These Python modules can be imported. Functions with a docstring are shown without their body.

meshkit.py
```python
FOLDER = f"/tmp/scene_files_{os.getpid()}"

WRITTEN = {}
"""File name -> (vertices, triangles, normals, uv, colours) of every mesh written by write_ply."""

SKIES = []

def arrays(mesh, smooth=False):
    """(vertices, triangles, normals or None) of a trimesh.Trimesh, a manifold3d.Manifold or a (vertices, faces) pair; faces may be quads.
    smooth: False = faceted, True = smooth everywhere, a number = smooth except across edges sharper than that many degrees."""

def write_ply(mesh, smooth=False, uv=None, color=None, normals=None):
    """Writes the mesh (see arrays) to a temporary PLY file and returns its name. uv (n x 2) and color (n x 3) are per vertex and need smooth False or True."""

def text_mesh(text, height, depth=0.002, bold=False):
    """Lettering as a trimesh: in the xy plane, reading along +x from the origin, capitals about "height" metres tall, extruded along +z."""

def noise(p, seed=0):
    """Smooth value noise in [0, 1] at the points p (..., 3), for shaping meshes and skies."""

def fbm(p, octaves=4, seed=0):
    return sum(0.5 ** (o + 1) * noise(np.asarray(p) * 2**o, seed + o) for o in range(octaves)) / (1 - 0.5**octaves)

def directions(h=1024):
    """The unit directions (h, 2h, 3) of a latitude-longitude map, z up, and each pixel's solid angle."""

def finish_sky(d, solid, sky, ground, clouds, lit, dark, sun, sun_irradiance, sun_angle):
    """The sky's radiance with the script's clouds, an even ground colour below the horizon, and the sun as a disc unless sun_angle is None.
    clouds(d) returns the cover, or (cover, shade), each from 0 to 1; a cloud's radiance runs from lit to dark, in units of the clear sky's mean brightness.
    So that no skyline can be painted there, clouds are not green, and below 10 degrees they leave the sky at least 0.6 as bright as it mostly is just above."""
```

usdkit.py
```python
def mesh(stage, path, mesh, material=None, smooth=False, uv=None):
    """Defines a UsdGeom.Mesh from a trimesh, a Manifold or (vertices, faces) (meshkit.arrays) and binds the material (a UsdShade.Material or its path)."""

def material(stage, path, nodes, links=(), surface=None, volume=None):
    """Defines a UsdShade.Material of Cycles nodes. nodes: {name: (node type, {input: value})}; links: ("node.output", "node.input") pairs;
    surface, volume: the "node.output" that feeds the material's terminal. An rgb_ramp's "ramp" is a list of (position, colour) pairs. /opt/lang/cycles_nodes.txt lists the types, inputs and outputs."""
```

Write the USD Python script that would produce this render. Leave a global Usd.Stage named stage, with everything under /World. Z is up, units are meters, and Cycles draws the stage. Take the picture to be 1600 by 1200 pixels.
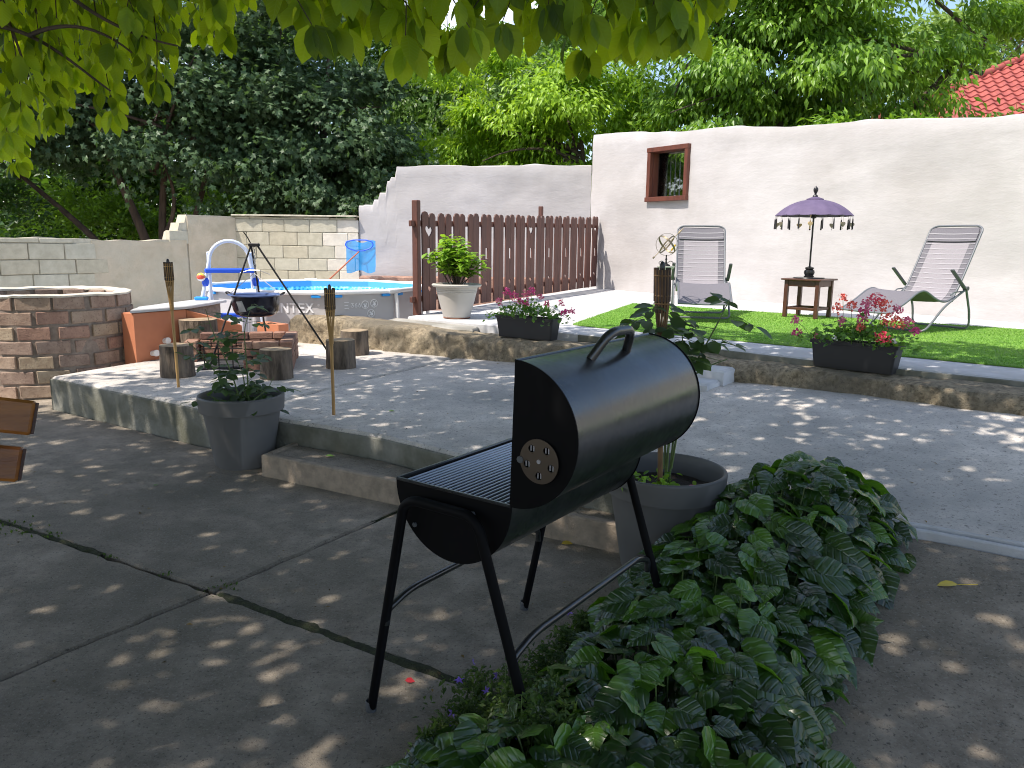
import math, random
import numpy as np
import trimesh, usdkit, meshkit
from pxr import Usd, UsdGeom, UsdLux, UsdShade, Gf, Sdf, Vt
from shapely.geometry import Polygon, Point, box as sbox
from shapely import affinity

stage = Usd.Stage.CreateInMemory()
UsdGeom.SetStageUpAxis(stage, UsdGeom.Tokens.z)
UsdGeom.SetStageMetersPerUnit(stage, 1.0)
world = UsdGeom.Xform.Define(stage, '/World')
stage.SetDefaultPrim(world.GetPrim())
UsdGeom.Scope.Define(stage, '/World/Looks')
rng = np.random.default_rng(7)
PI = math.pi

# ------------------------------------------------------------------ camera, sky, sun, exposure
EYE = np.array([0, 0, 1.55])
PITCH, ROLL, FOCAL = math.radians(10.4), 0.012, 27.0
EXPOSURE = 1.08
SUN_DIR = np.array([-0.452, -0.285, 0.845]); SUN_DIR /= np.linalg.norm(SUN_DIR)
SUN_INTENSITY, SKY_STRENGTH = 0.84, 0.125

fwd = np.array([0, math.cos(PITCH), -math.sin(PITCH)])
r0 = np.array([1.0, 0, 0]); u0 = np.cross(r0, fwd)
right = math.cos(ROLL) * r0 + math.sin(ROLL) * u0
up = np.cross(right, fwd)
cam = UsdGeom.Camera.Define(stage, '/World/camera')
mtx = Gf.Matrix4d(*[float(x) for x in (*right, 0, *up, 0, *(-fwd), 0, *EYE, 1)])
cam.AddTransformOp().Set(mtx)
cam.CreateHorizontalApertureAttr(36.0)
cam.CreateVerticalApertureAttr(27.0)
cam.CreateFocalLengthAttr(FOCAL)
cam.CreateClippingRangeAttr(Gf.Vec2f(0.05, 2000))
cam.CreateExposureAttr(EXPOSURE)

elev = math.asin(SUN_DIR[2]); rot = math.atan2(SUN_DIR[0], SUN_DIR[1])
usdkit.material(stage, '/World/Looks/sky_look', {
    'tc': ('texture_coordinate', {}),
    'map': ('mapping', {'scale': (1.0, 1.0, 2.6)}),
    'n': ('noise_texture', {'scale': 2.4, 'detail': 9.0, 'roughness': 0.62, 'distortion': 0.25}),
    'r': ('rgb_ramp', {'ramp': [(0.0, (0, 0, 0)), (0.52, (0, 0, 0)), (0.70, (0.9, 0.9, 0.9)), (1.0, (1, 1, 1))]}),
    'sky': ('sky_texture', {'sky_type': 'single_scattering', 'sun_disc': False, 'sun_elevation': elev, 'sun_rotation': rot, 'altitude': 150.0, 'aerosol_density': 1.6}),
    'mix': ('mix_color', {'b': (9.0, 9.2, 9.6), 'use_clamp': False}),
    'bg': ('background_shader', {'strength': SKY_STRENGTH})},
    [('tc.generated', 'map.vector'), ('map.vector', 'n.vector'), ('n.fac', 'r.fac'), ('r.color', 'mix.fac'), ('sky.color', 'mix.a'), ('mix.result', 'bg.color')],
    surface='bg.background')
dome = UsdLux.DomeLight.Define(stage, '/World/sky')
UsdShade.MaterialBindingAPI.Apply(dome.GetPrim()).Bind(UsdShade.Material.Get(stage, '/World/Looks/sky_look'))
sun = UsdLux.DistantLight.Define(stage, '/World/sun')
sz = SUN_DIR; sx = np.cross([0, 0, 1.0], sz); sx /= np.linalg.norm(sx); sy = np.cross(sz, sx)
sun.AddTransformOp().Set(Gf.Matrix4d(*[float(x) for x in (*sx, 0, *sy, 0, *sz, 0, 0, 0, 30, 1)]))
sun.CreateIntensityAttr(SUN_INTENSITY); sun.CreateAngleAttr(0.5); sun.CreateNormalizeAttr(True)
sun.CreateColorAttr(Gf.Vec3f(1.0, 0.92, 0.83))

# ------------------------------------------------------------------ prims, names, labels
used = {}
def numbered(parent, name):
    k = (parent, name); n = used.get(k, 0); used[k] = n + 1
    return name if n == 0 else f'{name}_{n:03d}'

def tag(prim, label=None, cat=None, group=None, kind=None):
    p = prim if isinstance(prim, Usd.Prim) else prim.GetPrim()
    for k, v in (('label', label), ('category', cat), ('group', group), ('kind', kind)):
        if v: p.SetCustomDataByKey(k, v)
    return p

class Thing:
    """An Xform at the thing's base; parts given in world coordinates are moved into it."""
    def __init__(self, name, loc=(0, 0, 0), rz=0.0, label=None, cat=None, group=None, kind=None, scale=None):
        self.path = '/World/' + numbered('/World', name); self.loc = np.array(loc, float); self.rz = rz
        x = UsdGeom.Xform.Define(stage, self.path)
        x.AddTranslateOp().Set(Gf.Vec3d(*map(float, loc)))
        if rz: x.AddRotateZOp().Set(math.degrees(rz))
        if scale: x.AddScaleOp().Set(Gf.Vec3f(*([scale] * 3 if np.ndim(scale) == 0 else scale)))
        self.prim = x.GetPrim(); tag(self.prim, label, cat, group, kind)
    def part(self, name, mesh, mat, smooth=False, under=None, label=None, world=False, kind=None, tint=None, luv=None):
        base = under if under else self.path
        path = base + '/' + numbered(base, name)
        v, f = arr(mesh)
        if world:
            v = v - self.loc
            if self.rz:
                c, s = math.cos(-self.rz), math.sin(-self.rz); v = v @ np.array([[c, -s, 0], [s, c, 0], [0, 0, 1]]).T
        put(path, v, f, mat, smooth, tint, luv)
        if label or kind: tag(stage.GetPrimAtPath(path), label, None, None, kind)
        return path
    def copy(self, name, loc, rz, label, group=None, cat=None, scale=None):
        was = self.prim.GetCustomData()
        t = Thing(name, loc, rz, label, cat or was.get('category'), group or was.get('group'), None, scale)
        t.prim.GetReferences().AddInternalReference(self.path); t.prim.SetInstanceable(True)
        return t

def arr(mesh):
    if isinstance(mesh, MB): return mesh.get()
    if hasattr(mesh, 'to_mesh'):
        m = mesh.to_mesh(); return np.array(m.vert_properties[:, :3], float), np.array(m.tri_verts, int)
    if hasattr(mesh, 'faces'): return np.array(mesh.vertices, float), np.array(mesh.faces, int)
    v, f = mesh; f = np.asarray(f, int)
    if f.ndim == 2 and f.shape[1] == 4: f = np.vstack([f[:, [0, 1, 2]], f[:, [0, 2, 3]]])
    return np.asarray(v, float), f

def put(path, v, f, mat, smooth=False, tint=None, luv=None):
    m = usdkit.mesh(stage, path, (v, f), LOOK[mat] if isinstance(mat, str) else mat, smooth=smooth)
    if tint is not None:
        UsdGeom.PrimvarsAPI(m).CreatePrimvar('tint', Sdf.ValueTypeNames.FloatArray, 'vertex').Set(Vt.FloatArray.FromNumpy(np.asarray(tint, np.float32)))
    if luv is not None:
        q = np.zeros((len(v), 3), np.float32); q[:, :2] = np.tile(np.asarray(luv)[:, :2], (len(v) // len(luv), 1))
        UsdGeom.PrimvarsAPI(m).CreatePrimvar('luv', Sdf.ValueTypeNames.Float3Array, 'vertex').Set(Vt.Vec3fArray.FromNumpy(q))
    return m

def solo(name, mesh, mat, smooth=False, label=None, cat=None, group=None, kind=None, tint=None, base=None):
    """A thing that is one mesh."""
    path = '/World/' + numbered('/World', name); v, f = arr(mesh)
    if base is not None: v = v - np.asarray(base, float)
    m = put(path, v, f, mat, smooth, tint)
    if base is not None: m.AddTranslateOp().Set(Gf.Vec3d(*map(float, base)))
    return tag(m, label, cat, group, kind)

def node(parent, name):
    """An Xform that holds sub-parts."""
    p = parent + '/' + numbered(parent, name); UsdGeom.Xform.Define(stage, p); return p

# ------------------------------------------------------------------ mesh building
class MB:
    def __init__(self): self.v, self.f, self.n, self.t = [], [], 0, []
    def add(self, v, f, tint=0.5):
        v = np.asarray(v, float).reshape(-1, 3); f = np.asarray(f, int)
        if f.shape[1] == 4: f = np.vstack([f[:, [0, 1, 2]], f[:, [0, 2, 3]]])
        self.v.append(v); self.f.append(f + self.n); self.n += len(v); self.t.append(np.broadcast_to(tint, (len(v),)))
        return self
    def mesh(self, m): v, f = arr(m); return self.add(v, f)
    def get(self): return np.vstack(self.v), np.vstack(self.f)
    def tints(self): return np.concatenate(self.t)
    def tube(self, pts, r, n=8, cap=True): return self.add(*tube(pts, r, n, cap))
    def box(self, c, s, R=None, bevel=0.0): return self.add(*cbox(c, s, R, bevel))

def rotz(a): c, s = math.cos(a), math.sin(a); return np.array([[c, -s, 0], [s, c, 0], [0, 0, 1.0]])
def rotx(a): c, s = math.cos(a), math.sin(a); return np.array([[1.0, 0, 0], [0, c, -s], [0, s, c]])
def roty(a): c, s = math.cos(a), math.sin(a); return np.array([[c, 0, s], [0, 1.0, 0], [-s, 0, c]])
def unit(v): v = np.asarray(v, float); return v / (np.linalg.norm(v, axis=-1, keepdims=True) + 1e-12)

def cbox(c, s, R=None, bevel=0.0):
    """Box of size s about c, edges chamfered by bevel."""
    s = np.asarray(s, float) / 2
    if bevel <= 0:
        v = np.array([[x, y, z] for z in (-1, 1) for y in (-1, 1) for x in (-1, 1)]) * s
        f = np.array([[0, 2, 3, 1], [4, 5, 7, 6], [0, 1, 5, 4], [2, 6, 7, 3], [0, 4, 6, 2], [1, 3, 7, 5]])
    else:
        b = np.minimum(bevel, s * 0.45); v, idx = [], {}
        for ix in (-1, 1):
            for iy in (-1, 1):
                for iz in (-1, 1):
                    sg = np.array([ix, iy, iz])
                    for k in range(3):
                        p = sg * (s - b); p = p.astype(float); p[k] = sg[k] * s[k]
                        idx[ix, iy, iz, k] = len(v); v.append(p)
        v = np.array(v); f4, f3 = [], []
        for k in range(3):
            a, b2 = (k + 1) % 3, (k + 2) % 3
            for sg in (-1, 1):
                q = []
                for (sa, sb) in ((-1, -1), (1, -1), (1, 1), (-1, 1)):
                    t = [0, 0, 0]; t[k], t[a], t[b2] = sg, sa, sb; q.append(idx[(*t, k)])
                f4.append(q if sg > 0 else q[::-1])
            for sa in (-1, 1):
                for sb in (-1, 1):
                    e = []
                    for sk in (-1, 1):
                        t = [0, 0, 0]; t[k], t[a], t[b2] = sk, sa, sb; e.append(tuple(t))
                    q = [idx[(*e[0], a)], idx[(*e[1], a)], idx[(*e[1], b2)], idx[(*e[0], b2)]]
                    f4.append(q if sa * sb < 0 else q[::-1])
        for ix in (-1, 1):
            for iy in (-1, 1):
                for iz in (-1, 1):
                    q = [idx[ix, iy, iz, k] for k in range(3)]
                    f3.append(q if ix * iy * iz > 0 else q[::-1])
        f4 = np.array(f4); f = np.vstack([f4[:, [0, 1, 2]], f4[:, [0, 2, 3]], np.array(f3)])
        # face the right way out
        n = np.cross(v[f[:, 1]] - v[f[:, 0]], v[f[:, 2]] - v[f[:, 0]]); m = v[f].mean(1)
        fl = (n * m).sum(1) < 0; f[fl] = f[fl][:, ::-1]
    if R is not None: v = v @ np.asarray(R).T
    f = np.asarray(f)
    if f.shape[1] == 4: f = np.vstack([f[:, [0, 1, 2]], f[:, [0, 2, 3]]])
    return v + np.asarray(c, float), f

def tube(pts, r, n=8, cap=True):
    p = np.asarray(pts, float); k = len(p); r = np.broadcast_to(r, (k,)).astype(float)
    t = np.gradient(p, axis=0); t = unit(t)
    a = np.zeros_like(p); ref = np.array([0, 0, 1.0]) if abs(t[0, 2]) < 0.9 else np.array([1.0, 0, 0])
    for i in range(k):
        x = np.cross(t[i], ref)
        if np.linalg.norm(x) < 1e-6: x = np.cross(t[i], [0.3, 1, 0.2])
        a[i] = unit(x); ref = np.cross(a[i], t[i])
    b = np.cross(t, a); ang = np.arange(n) * 2 * PI / n
    v = (p[:, None] + r[:, None, None] * (np.cos(ang)[None, :, None] * a[:, None] + np.sin(ang)[None, :, None] * b[:, None])).reshape(-1, 3)
    i, j = np.meshgrid(np.arange(k - 1), np.arange(n), indexing='ij')
    q = np.stack([i * n + j, i * n + (j + 1) % n, (i + 1) * n + (j + 1) % n, (i + 1) * n + j], -1).reshape(-1, 4)
    f = np.vstack([q[:, [0, 1, 2]], q[:, [0, 2, 3]]])
    if cap:
        v = np.vstack([v, p[:1], p[-1:]]); c0, c1 = k * n, k * n + 1; j = np.arange(n)
        f = np.vstack([f, np.stack([np.full(n, c0), (j + 1) % n, j], 1), np.stack([np.full(n, c1), (k - 1) * n + j, (k - 1) * n + (j + 1) % n], 1)])
    return v, f

def bend(pts, rad, n=5):
    """Polyline with its corners rounded."""
    p = [np.asarray(x, float) for x in pts]; out = [p[0]]
    for a, b, c in zip(p, p[1:], p[2:]):
        u, w = unit(a - b), unit(c - b); d = min(rad, 0.45 * np.linalg.norm(a - b), 0.45 * np.linalg.norm(c - b))
        q0, q1 = b + u * d, b + w * d
        for t in np.linspace(0, 1, n): out.append((1 - t) ** 2 * q0 + 2 * t * (1 - t) * b + t * t * q1)
    out.append(p[-1]); return np.array(out)

def lathe(prof, n=32, c=(0, 0, 0), wob=0.0):
    """Profile [(r, z)] from bottom outside round; closed where r = 0."""
    prof = np.asarray(prof, float); k = len(prof); a = np.arange(n) * 2 * PI / n
    v = np.stack([prof[:, 0, None] * np.cos(a), prof[:, 0, None] * np.sin(a), np.broadcast_to(prof[:, 1, None], (k, n))], -1).reshape(-1, 3)
    i, j = np.meshgrid(np.arange(k - 1), np.arange(n), indexing='ij')
    q = np.stack([i * n + j, i * n + (j + 1) % n, (i + 1) * n + (j + 1) % n, (i + 1) * n + j], -1).reshape(-1, 4)
    return v + np.asarray(c, float), np.vstack([q[:, [0, 1, 2]], q[:, [0, 2, 3]]])

def extrude(poly, h):
    return trimesh.creation.extrude_polygon(poly, h, engine='earcut')

def slab(pts, z0, z1, ch=0.012, fine=None):
    """Polygonal slab, counter-clockwise outline, top edge chamfered; z0, z1 numbers or functions of (x, y)."""
    p = np.asarray(pts, float)
    if Polygon(p).exterior.is_ccw is False: p = p[::-1]
    n = len(p); e = unit(np.roll(p, -1, 0) - p); nin = np.stack([-e[:, 1], e[:, 0]], 1); pn = np.roll(nin, 1, 0)
    bis = unit(nin + pn); k = ch / np.maximum((bis * nin).sum(1), 0.4)
    q = p + bis * k[:, None]
    Z0 = z0 if callable(z0) else (lambda x, y: np.full(np.shape(x), z0)); Z1 = z1 if callable(z1) else (lambda x, y: np.full(np.shape(x), z1))
    v = np.vstack([np.column_stack([p, Z0(p[:, 0], p[:, 1])]), np.column_stack([p, Z1(p[:, 0], p[:, 1]) - ch]), np.column_stack([q, Z1(q[:, 0], q[:, 1])])])
    f = []
    for i in range(n):
        j = (i + 1) % n
        f += [[i, j, n + j], [i, n + j, n + i], [n + i, n + j, 2 * n + j], [n + i, 2 * n + j, 2 * n + i]]
    tv, tf = trimesh.creation.triangulate_polygon(Polygon(q), engine='earcut')
    # triangulate_polygon keeps the ring's order
    from scipy.spatial import cKDTree
    mp = cKDTree(q).query(tv)[1]; tf = mp[tf] + 2 * n
    a = v[tf]; nz = np.cross(a[:, 1] - a[:, 0], a[:, 2] - a[:, 0])[:, 2]; tf[nz < 0] = tf[nz < 0][:, ::-1]
    f = np.vstack([np.array(f), tf])
    if fine:
        keep = np.array(f)[:-len(tf)]; sv, sf = trimesh.remesh.subdivide_to_size(v, tf, fine, max_iter=12); zt = Z1(sv[:, 0], sv[:, 1]); sv[:, 2] = zt
        return np.vstack([v, sv]), np.vstack([keep, sf + len(v)])
    return v, f

def rough_line(pts, step=0.06, amp=0.006, seed=0):
    """A closed outline resampled with small irregularities."""
    p = np.asarray(pts, float); out = []; r = np.random.default_rng(seed)
    for a, b in zip(p, np.roll(p, -1, 0)):
        L = np.linalg.norm(b - a); k = max(1, int(L / step)); d = (b - a) / L; nrm = np.array([-d[1], d[0]])
        for i in range(k):
            o = 0 if i == 0 else r.normal() * amp
            out.append(a + (b - a) * i / k + nrm * o)
    return np.array(out)

def frames(d, n):
    d = unit(d); s = unit(np.cross(d, n)); n = np.cross(s, d)
    return s, d, n

def scatter(tv, tf, pos, d, n, size, width=1.0):
    """Copies of a template (x side, y along, z normal) as one (v, f)."""
    s, d, n = frames(d, n); size = np.broadcast_to(size, (len(pos),))[:, None, None]; width = np.broadcast_to(width, (len(pos),))[:, None, None]
    v = pos[:, None] + size * (tv[None, :, 0:1] * width * s[:, None] + tv[None, :, 1:2] * d[:, None] + tv[None, :, 2:3] * n[:, None])
    f = tf[None] + (np.arange(len(pos)) * len(tv))[:, None, None]
    return v.reshape(-1, 3), f.reshape(-1, 3)

# leaf shapes: base at the origin, length 1 along y
def leaf_shape(wid=0.28, rows=((0.0, 0.0), (0.2, 0.75), (0.48, 1.0), (0.76, 0.72), (1.0, 0.0)), fold=0.22, droop=0.18):
    v, f = [], []
    for (y, w) in rows:
        z = -droop * y * y
        if w == 0: v.append((0, y, z))
        else: v += [(-w * wid, y, z + fold * w * wid), (0, y, z), (w * wid, y, z + fold * w * wid)]
    k = len(rows)
    f += [[0, 2, 1], [0, 3, 2]]
    for i in range(k - 3):
        a = 1 + 3 * i; b = a + 3
        f += [[a, a + 1, b + 1], [a, b + 1, b], [a + 1, a + 2, b + 2], [a + 1, b + 2, b + 1]]
    a = 1 + 3 * (k - 3); t = a + 3
    f += [[a, a + 1, t], [a + 1, a + 2, t]]
    return np.array(v, float), np.array(f)
LEAF_OVAL = leaf_shape(0.29)
LEAF_LANCE = leaf_shape(0.17, rows=((0, 0), (0.3, 1.0), (0.65, 0.75), (1, 0)), fold=0.25, droop=0.3)
LEAF_ROUND = leaf_shape(0.4, rows=((0, 0), (0.25, 0.9), (0.6, 1.0), (1, 0)), fold=0.2, droop=0.2)
LEAF_TINY = (np.array([(0, 0, 0), (-.3, .5, .08), (0, 1, -.1), (.3, .5, .08)]), np.array([[0, 2, 1], [0, 3, 2]]))
def maple():
    pts = []
    for k, (a, r) in enumerate([(-150, .32), (-118, .62), (-88, .42), (-52, .88), (-28, .5), (0, 1.0), (28, .5), (52, .88), (88, .42), (118, .62), (150, .32)]):
        t = math.radians(a); pts.append((r * math.sin(t) * .62, .35 + r * math.cos(t) * .65, -.12 * r * r + .05 * (k % 2)))
    v = np.array([(0, .35, 0.03)] + pts); f = np.array([[0, i + 2, i + 1] for i in range(len(pts) - 1)] + [[0, 1, len(pts)]])
    return v, f
LEAF_MAPLE = maple()
# ------------------------------------------------------------------ materials
LOOK = {}
def mat(name, c1, c2=None, scale=6.0, rough=0.75, bump=0.0, bscale=60.0, metallic=0.0, spec=0.5, detail=6.0, speck=None, speck_scale=140.0, speck_amt=0.5, stain=None, stain_scale=0.7, lo=0.35, hi=0.65, bdist=0.01, coat=0.0, stretch=None, sheen=0.0, rough2=None, obj=False, grain=0.6, pit=None):
    """Noise between two colours, an optional larger stain and fine specks, and a bump."""
    N = {'geo': ('geometry', {}), 'tc': ('texture_coordinate', {}), 'map': ('mapping', {'scale': stretch or (1, 1, 1)}), 'p': ('principled_bsdf', {'roughness': rough, 'metallic': metallic, 'specular_ior_level': spec, 'coat_weight': coat, 'sheen_weight': sheen})}
    L = [('tc.object' if obj else 'geo.position', 'map.vector')]
    c2 = c2 or tuple(x * 0.8 for x in c1)
    N['n'] = ('noise_texture', {'scale': scale, 'detail': detail, 'roughness': grain}); L.append(('map.vector', 'n.vector'))
    N['r'] = ('rgb_ramp', {'ramp': [(0, c2), (lo, c2), (hi, c1), (1, c1)]}); L.append(('n.fac', 'r.fac')); col = 'r.color'
    if stain:
        N['ns'] = ('noise_texture', {'scale': stain_scale, 'detail': 5.0, 'roughness': 0.65}); L.append(('geo.position', 'ns.vector'))
        N['rs'] = ('rgb_ramp', {'ramp': [(0, (1, 1, 1)), (0.42, (1, 1, 1)), (0.66, (0, 0, 0)), (1, (0, 0, 0))]}); L.append(('ns.fac', 'rs.fac'))
        N['ms'] = ('mix_color', {'a': stain}); L += [('rs.color', 'ms.fac'), (col, 'ms.b')]; col = 'ms.result'
    if speck:
        N['nk'] = ('noise_texture', {'scale': speck_scale, 'detail': 2.0, 'roughness': 0.5}); L.append(('geo.position', 'nk.vector'))
        N['rk'] = ('rgb_ramp', {'ramp': [(0, (0, 0, 0)), (0.58, (0, 0, 0)), (0.68, (speck_amt,) * 3), (1, (speck_amt,) * 3)]}); L.append(('nk.fac', 'rk.fac'))
        N['mk'] = ('mix_color', {'b': speck}); L += [('rk.color', 'mk.fac'), (col, 'mk.a')]; col = 'mk.result'
    if pit:
        N['vk'] = ('noise_texture', {'scale': pit[1], 'detail': 3.0, 'roughness': 0.7}); L.append(('map.vector', 'vk.vector'))
        N['vr'] = ('rgb_ramp', {'ramp': [(0, (pit[2],) * 3), (0.33, (pit[2],) * 3), (0.43, (0, 0, 0)), (1, (0, 0, 0))]}); L.append(('vk.fac', 'vr.fac'))
        N['vm'] = ('mix_color', {'b': pit[0]}); L += [('vr.color', 'vm.fac'), (col, 'vm.a')]; col = 'vm.result'
    L.append((col, 'p.base_color'))
    if bump:
        N['nb'] = ('noise_texture', {'scale': bscale, 'detail': 5.0, 'roughness': 0.65}); L.append(('map.vector', 'nb.vector'))
        N['b'] = ('bump', {'strength': bump, 'distance': bdist}); L += [('nb.fac', 'b.height'), ('b.normal', 'p.normal')]
    if rough2 is not None:
        N['rr'] = ('map_range', {'from_min': 0.3, 'from_max': 0.7, 'to_min': rough, 'to_max': rough2}); L += [('n.fac', 'rr.value'), ('rr.result', 'p.roughness')]
    LOOK[name] = usdkit.material(stage, '/World/Looks/' + name, N, L, surface='p.BSDF')

def leaf_mat(name, c1, c2, trans, tw=0.45, rough=0.45, spec=0.4, veins=0.0, vs=0.5, tr=0.6):
    """Leaf colour runs from c1 to c2 with the leaf's own tint; light passes through; side veins run from the midrib."""
    N = {'a': ('attribute', {'attribute': 'tint'}),
        'r': ('rgb_ramp', {'ramp': [(0, c1), (1, c2)]}),
        'm': ('mix_color', {'blend_type': 'multiply', 'fac': 1.0, 'a': trans}),
        'rt': ('rgb_ramp', {'ramp': [(0, (tr, tr * 1.12, tr * .8)), (1, (1.25, 1.15, 1.0))]}),
        'p': ('principled_bsdf', {'roughness': rough, 'specular_ior_level': spec}),
        't': ('translucent_bsdf', {}), 'x': ('mix_closure', {'fac': tw})}
    L = [('a.fac', 'r.fac'), ('a.fac', 'rt.fac'), ('r.color', 'p.base_color'), ('rt.color', 'm.b'), ('m.result', 't.color'), ('p.BSDF', 'x.closure1'), ('t.BSDF', 'x.closure2')]
    if veins:
        N.update({'u': ('attribute', {'attribute': 'luv'}), 's': ('separate_xyz', {}), 'ab': ('math', {'math_type': 'absolute'}), 'ma': ('math', {'math_type': 'multiply_add', 'value2': -0.75}),
            'sc': ('math', {'math_type': 'multiply', 'value2': veins}), 'pp': ('math', {'math_type': 'pingpong', 'value2': 0.5}), 'sm': ('map_range', {'range_type': 'smoothstep', 'from_min': 0.0, 'from_max': 0.22, 'to_min': 0.0, 'to_max': 1.0}),
            'mr': ('map_range', {'range_type': 'smoothstep', 'from_min': 0.0, 'from_max': 0.03, 'to_min': 0.0, 'to_max': 1.0}), 'mn': ('math', {'math_type': 'minimum'}),
            'b': ('bump', {'strength': vs, 'distance': 0.006}), 'cm': ('mix_color', {'blend_type': 'mix'}), 'hs': ('hsv', {'value': 1.32, 'saturation': 0.92})})
        L += [('u.vector', 's.vector'), ('s.x', 'ab.value1'), ('ab.value', 'ma.value1'), ('s.y', 'ma.value3'), ('ma.value', 'sc.value1'), ('sc.value', 'pp.value1'), ('pp.value', 'sm.value'), ('ab.value', 'mr.value'),
              ('sm.result', 'mn.value1'), ('mr.result', 'mn.value2'), ('mn.value', 'b.height'), ('b.normal', 'p.normal'), ('r.color', 'hs.color'), ('hs.color', 'cm.a'), ('r.color', 'cm.b'), ('mn.value', 'cm.fac')]
        L = [q for q in L if q != ('r.color', 'p.base_color')] + [('cm.result', 'p.base_color')]
    LOOK[name] = usdkit.material(stage, '/World/Looks/' + name, N, L, surface='x.closure')

def plain(name, c, rough=0.5, metallic=0.0, spec=0.5, coat=0.0):
    LOOK[name] = usdkit.material(stage, '/World/Looks/' + name, {'p': ('principled_bsdf', {'base_color': c, 'roughness': rough, 'metallic': metallic, 'specular_ior_level': spec, 'coat_weight': coat})}, [], surface='p.BSDF')

mat('concrete_old', (0.36, 0.305, 0.24), (0.165, 0.138, 0.106), pit=((0.05, 0.044, 0.035), 70, 0.75), grain=.74, scale=5.5, detail=11, rough=0.9, bump=0.9, bscale=190, bdist=0.006, speck=(0.33, 0.305, 0.26), speck_scale=100, speck_amt=0.5, stain=(0.14, 0.122, 0.09), stain_scale=0.8)
mat('concrete_grey', (0.70, 0.645, 0.58), (0.48, 0.44, 0.395), pit=((0.17, 0.16, 0.15), 42, 0.8), grain=.72, scale=5, detail=11, rough=0.9, bump=0.7, bscale=150, bdist=0.006, speck=(0.22, 0.21, 0.20), speck_scale=90, speck_amt=0.45, stain=(0.36, 0.345, 0.32), stain_scale=0.8)
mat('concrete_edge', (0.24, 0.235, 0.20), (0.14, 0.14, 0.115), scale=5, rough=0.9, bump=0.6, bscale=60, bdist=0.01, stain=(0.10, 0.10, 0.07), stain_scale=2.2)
mat('concrete_white', (0.58, 0.58, 0.59), (0.46, 0.46, 0.47), scale=4, rough=0.85, bump=0.3, bscale=90, stain=(0.41, 0.41, 0.405), stain_scale=1.4)
mat('step_trim', (0.34, 0.27, 0.20), (0.22, 0.18, 0.135), scale=14, rough=0.85, bump=0.5, bscale=70)
mat('kerb_stone', (0.44, 0.36, 0.24), (0.17, 0.135, 0.088), scale=20, rough=0.95, bump=1.0, bscale=70, bdist=0.02, speck=(0.10, 0.085, 0.06), speck_scale=45, speck_amt=0.7, stain=(0.15, 0.13, 0.095), stain_scale=1.6)
mat('kerb_top', (0.40, 0.38, 0.34), (0.26, 0.25, 0.22), scale=11, rough=0.92, bump=0.7, bscale=60, stain=(0.2, 0.19, 0.165), stain_scale=2.0)
mat('plaster_white', (0.47, 0.452, 0.45), (0.42, 0.402, 0.40), scale=1.3, rough=0.9, bump=0.14, bscale=6, bdist=0.05, stain=(0.375, 0.355, 0.345), stain_scale=0.55, stretch=(0.6, 0.6, 1.8))
mat('plaster_old', (0.50, 0.42, 0.31), (0.39, 0.335, 0.24), scale=3, rough=0.95, bump=0.6, bscale=22, bdist=0.02, stain=(0.44, 0.40, 0.31), stain_scale=1.1)
for k, (a, b) in enumerate((((0.46, 0.425, 0.325), (0.37, 0.34, 0.255)), ((0.47, 0.44, 0.345), (0.38, 0.355, 0.275)), ((0.45, 0.405, 0.30), (0.36, 0.325, 0.24)))):
    mat(f'wall_block_{"abc"[k]}', a, b, scale=7, rough=0.95, bump=0.6, bscale=35, bdist=0.012)
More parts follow.
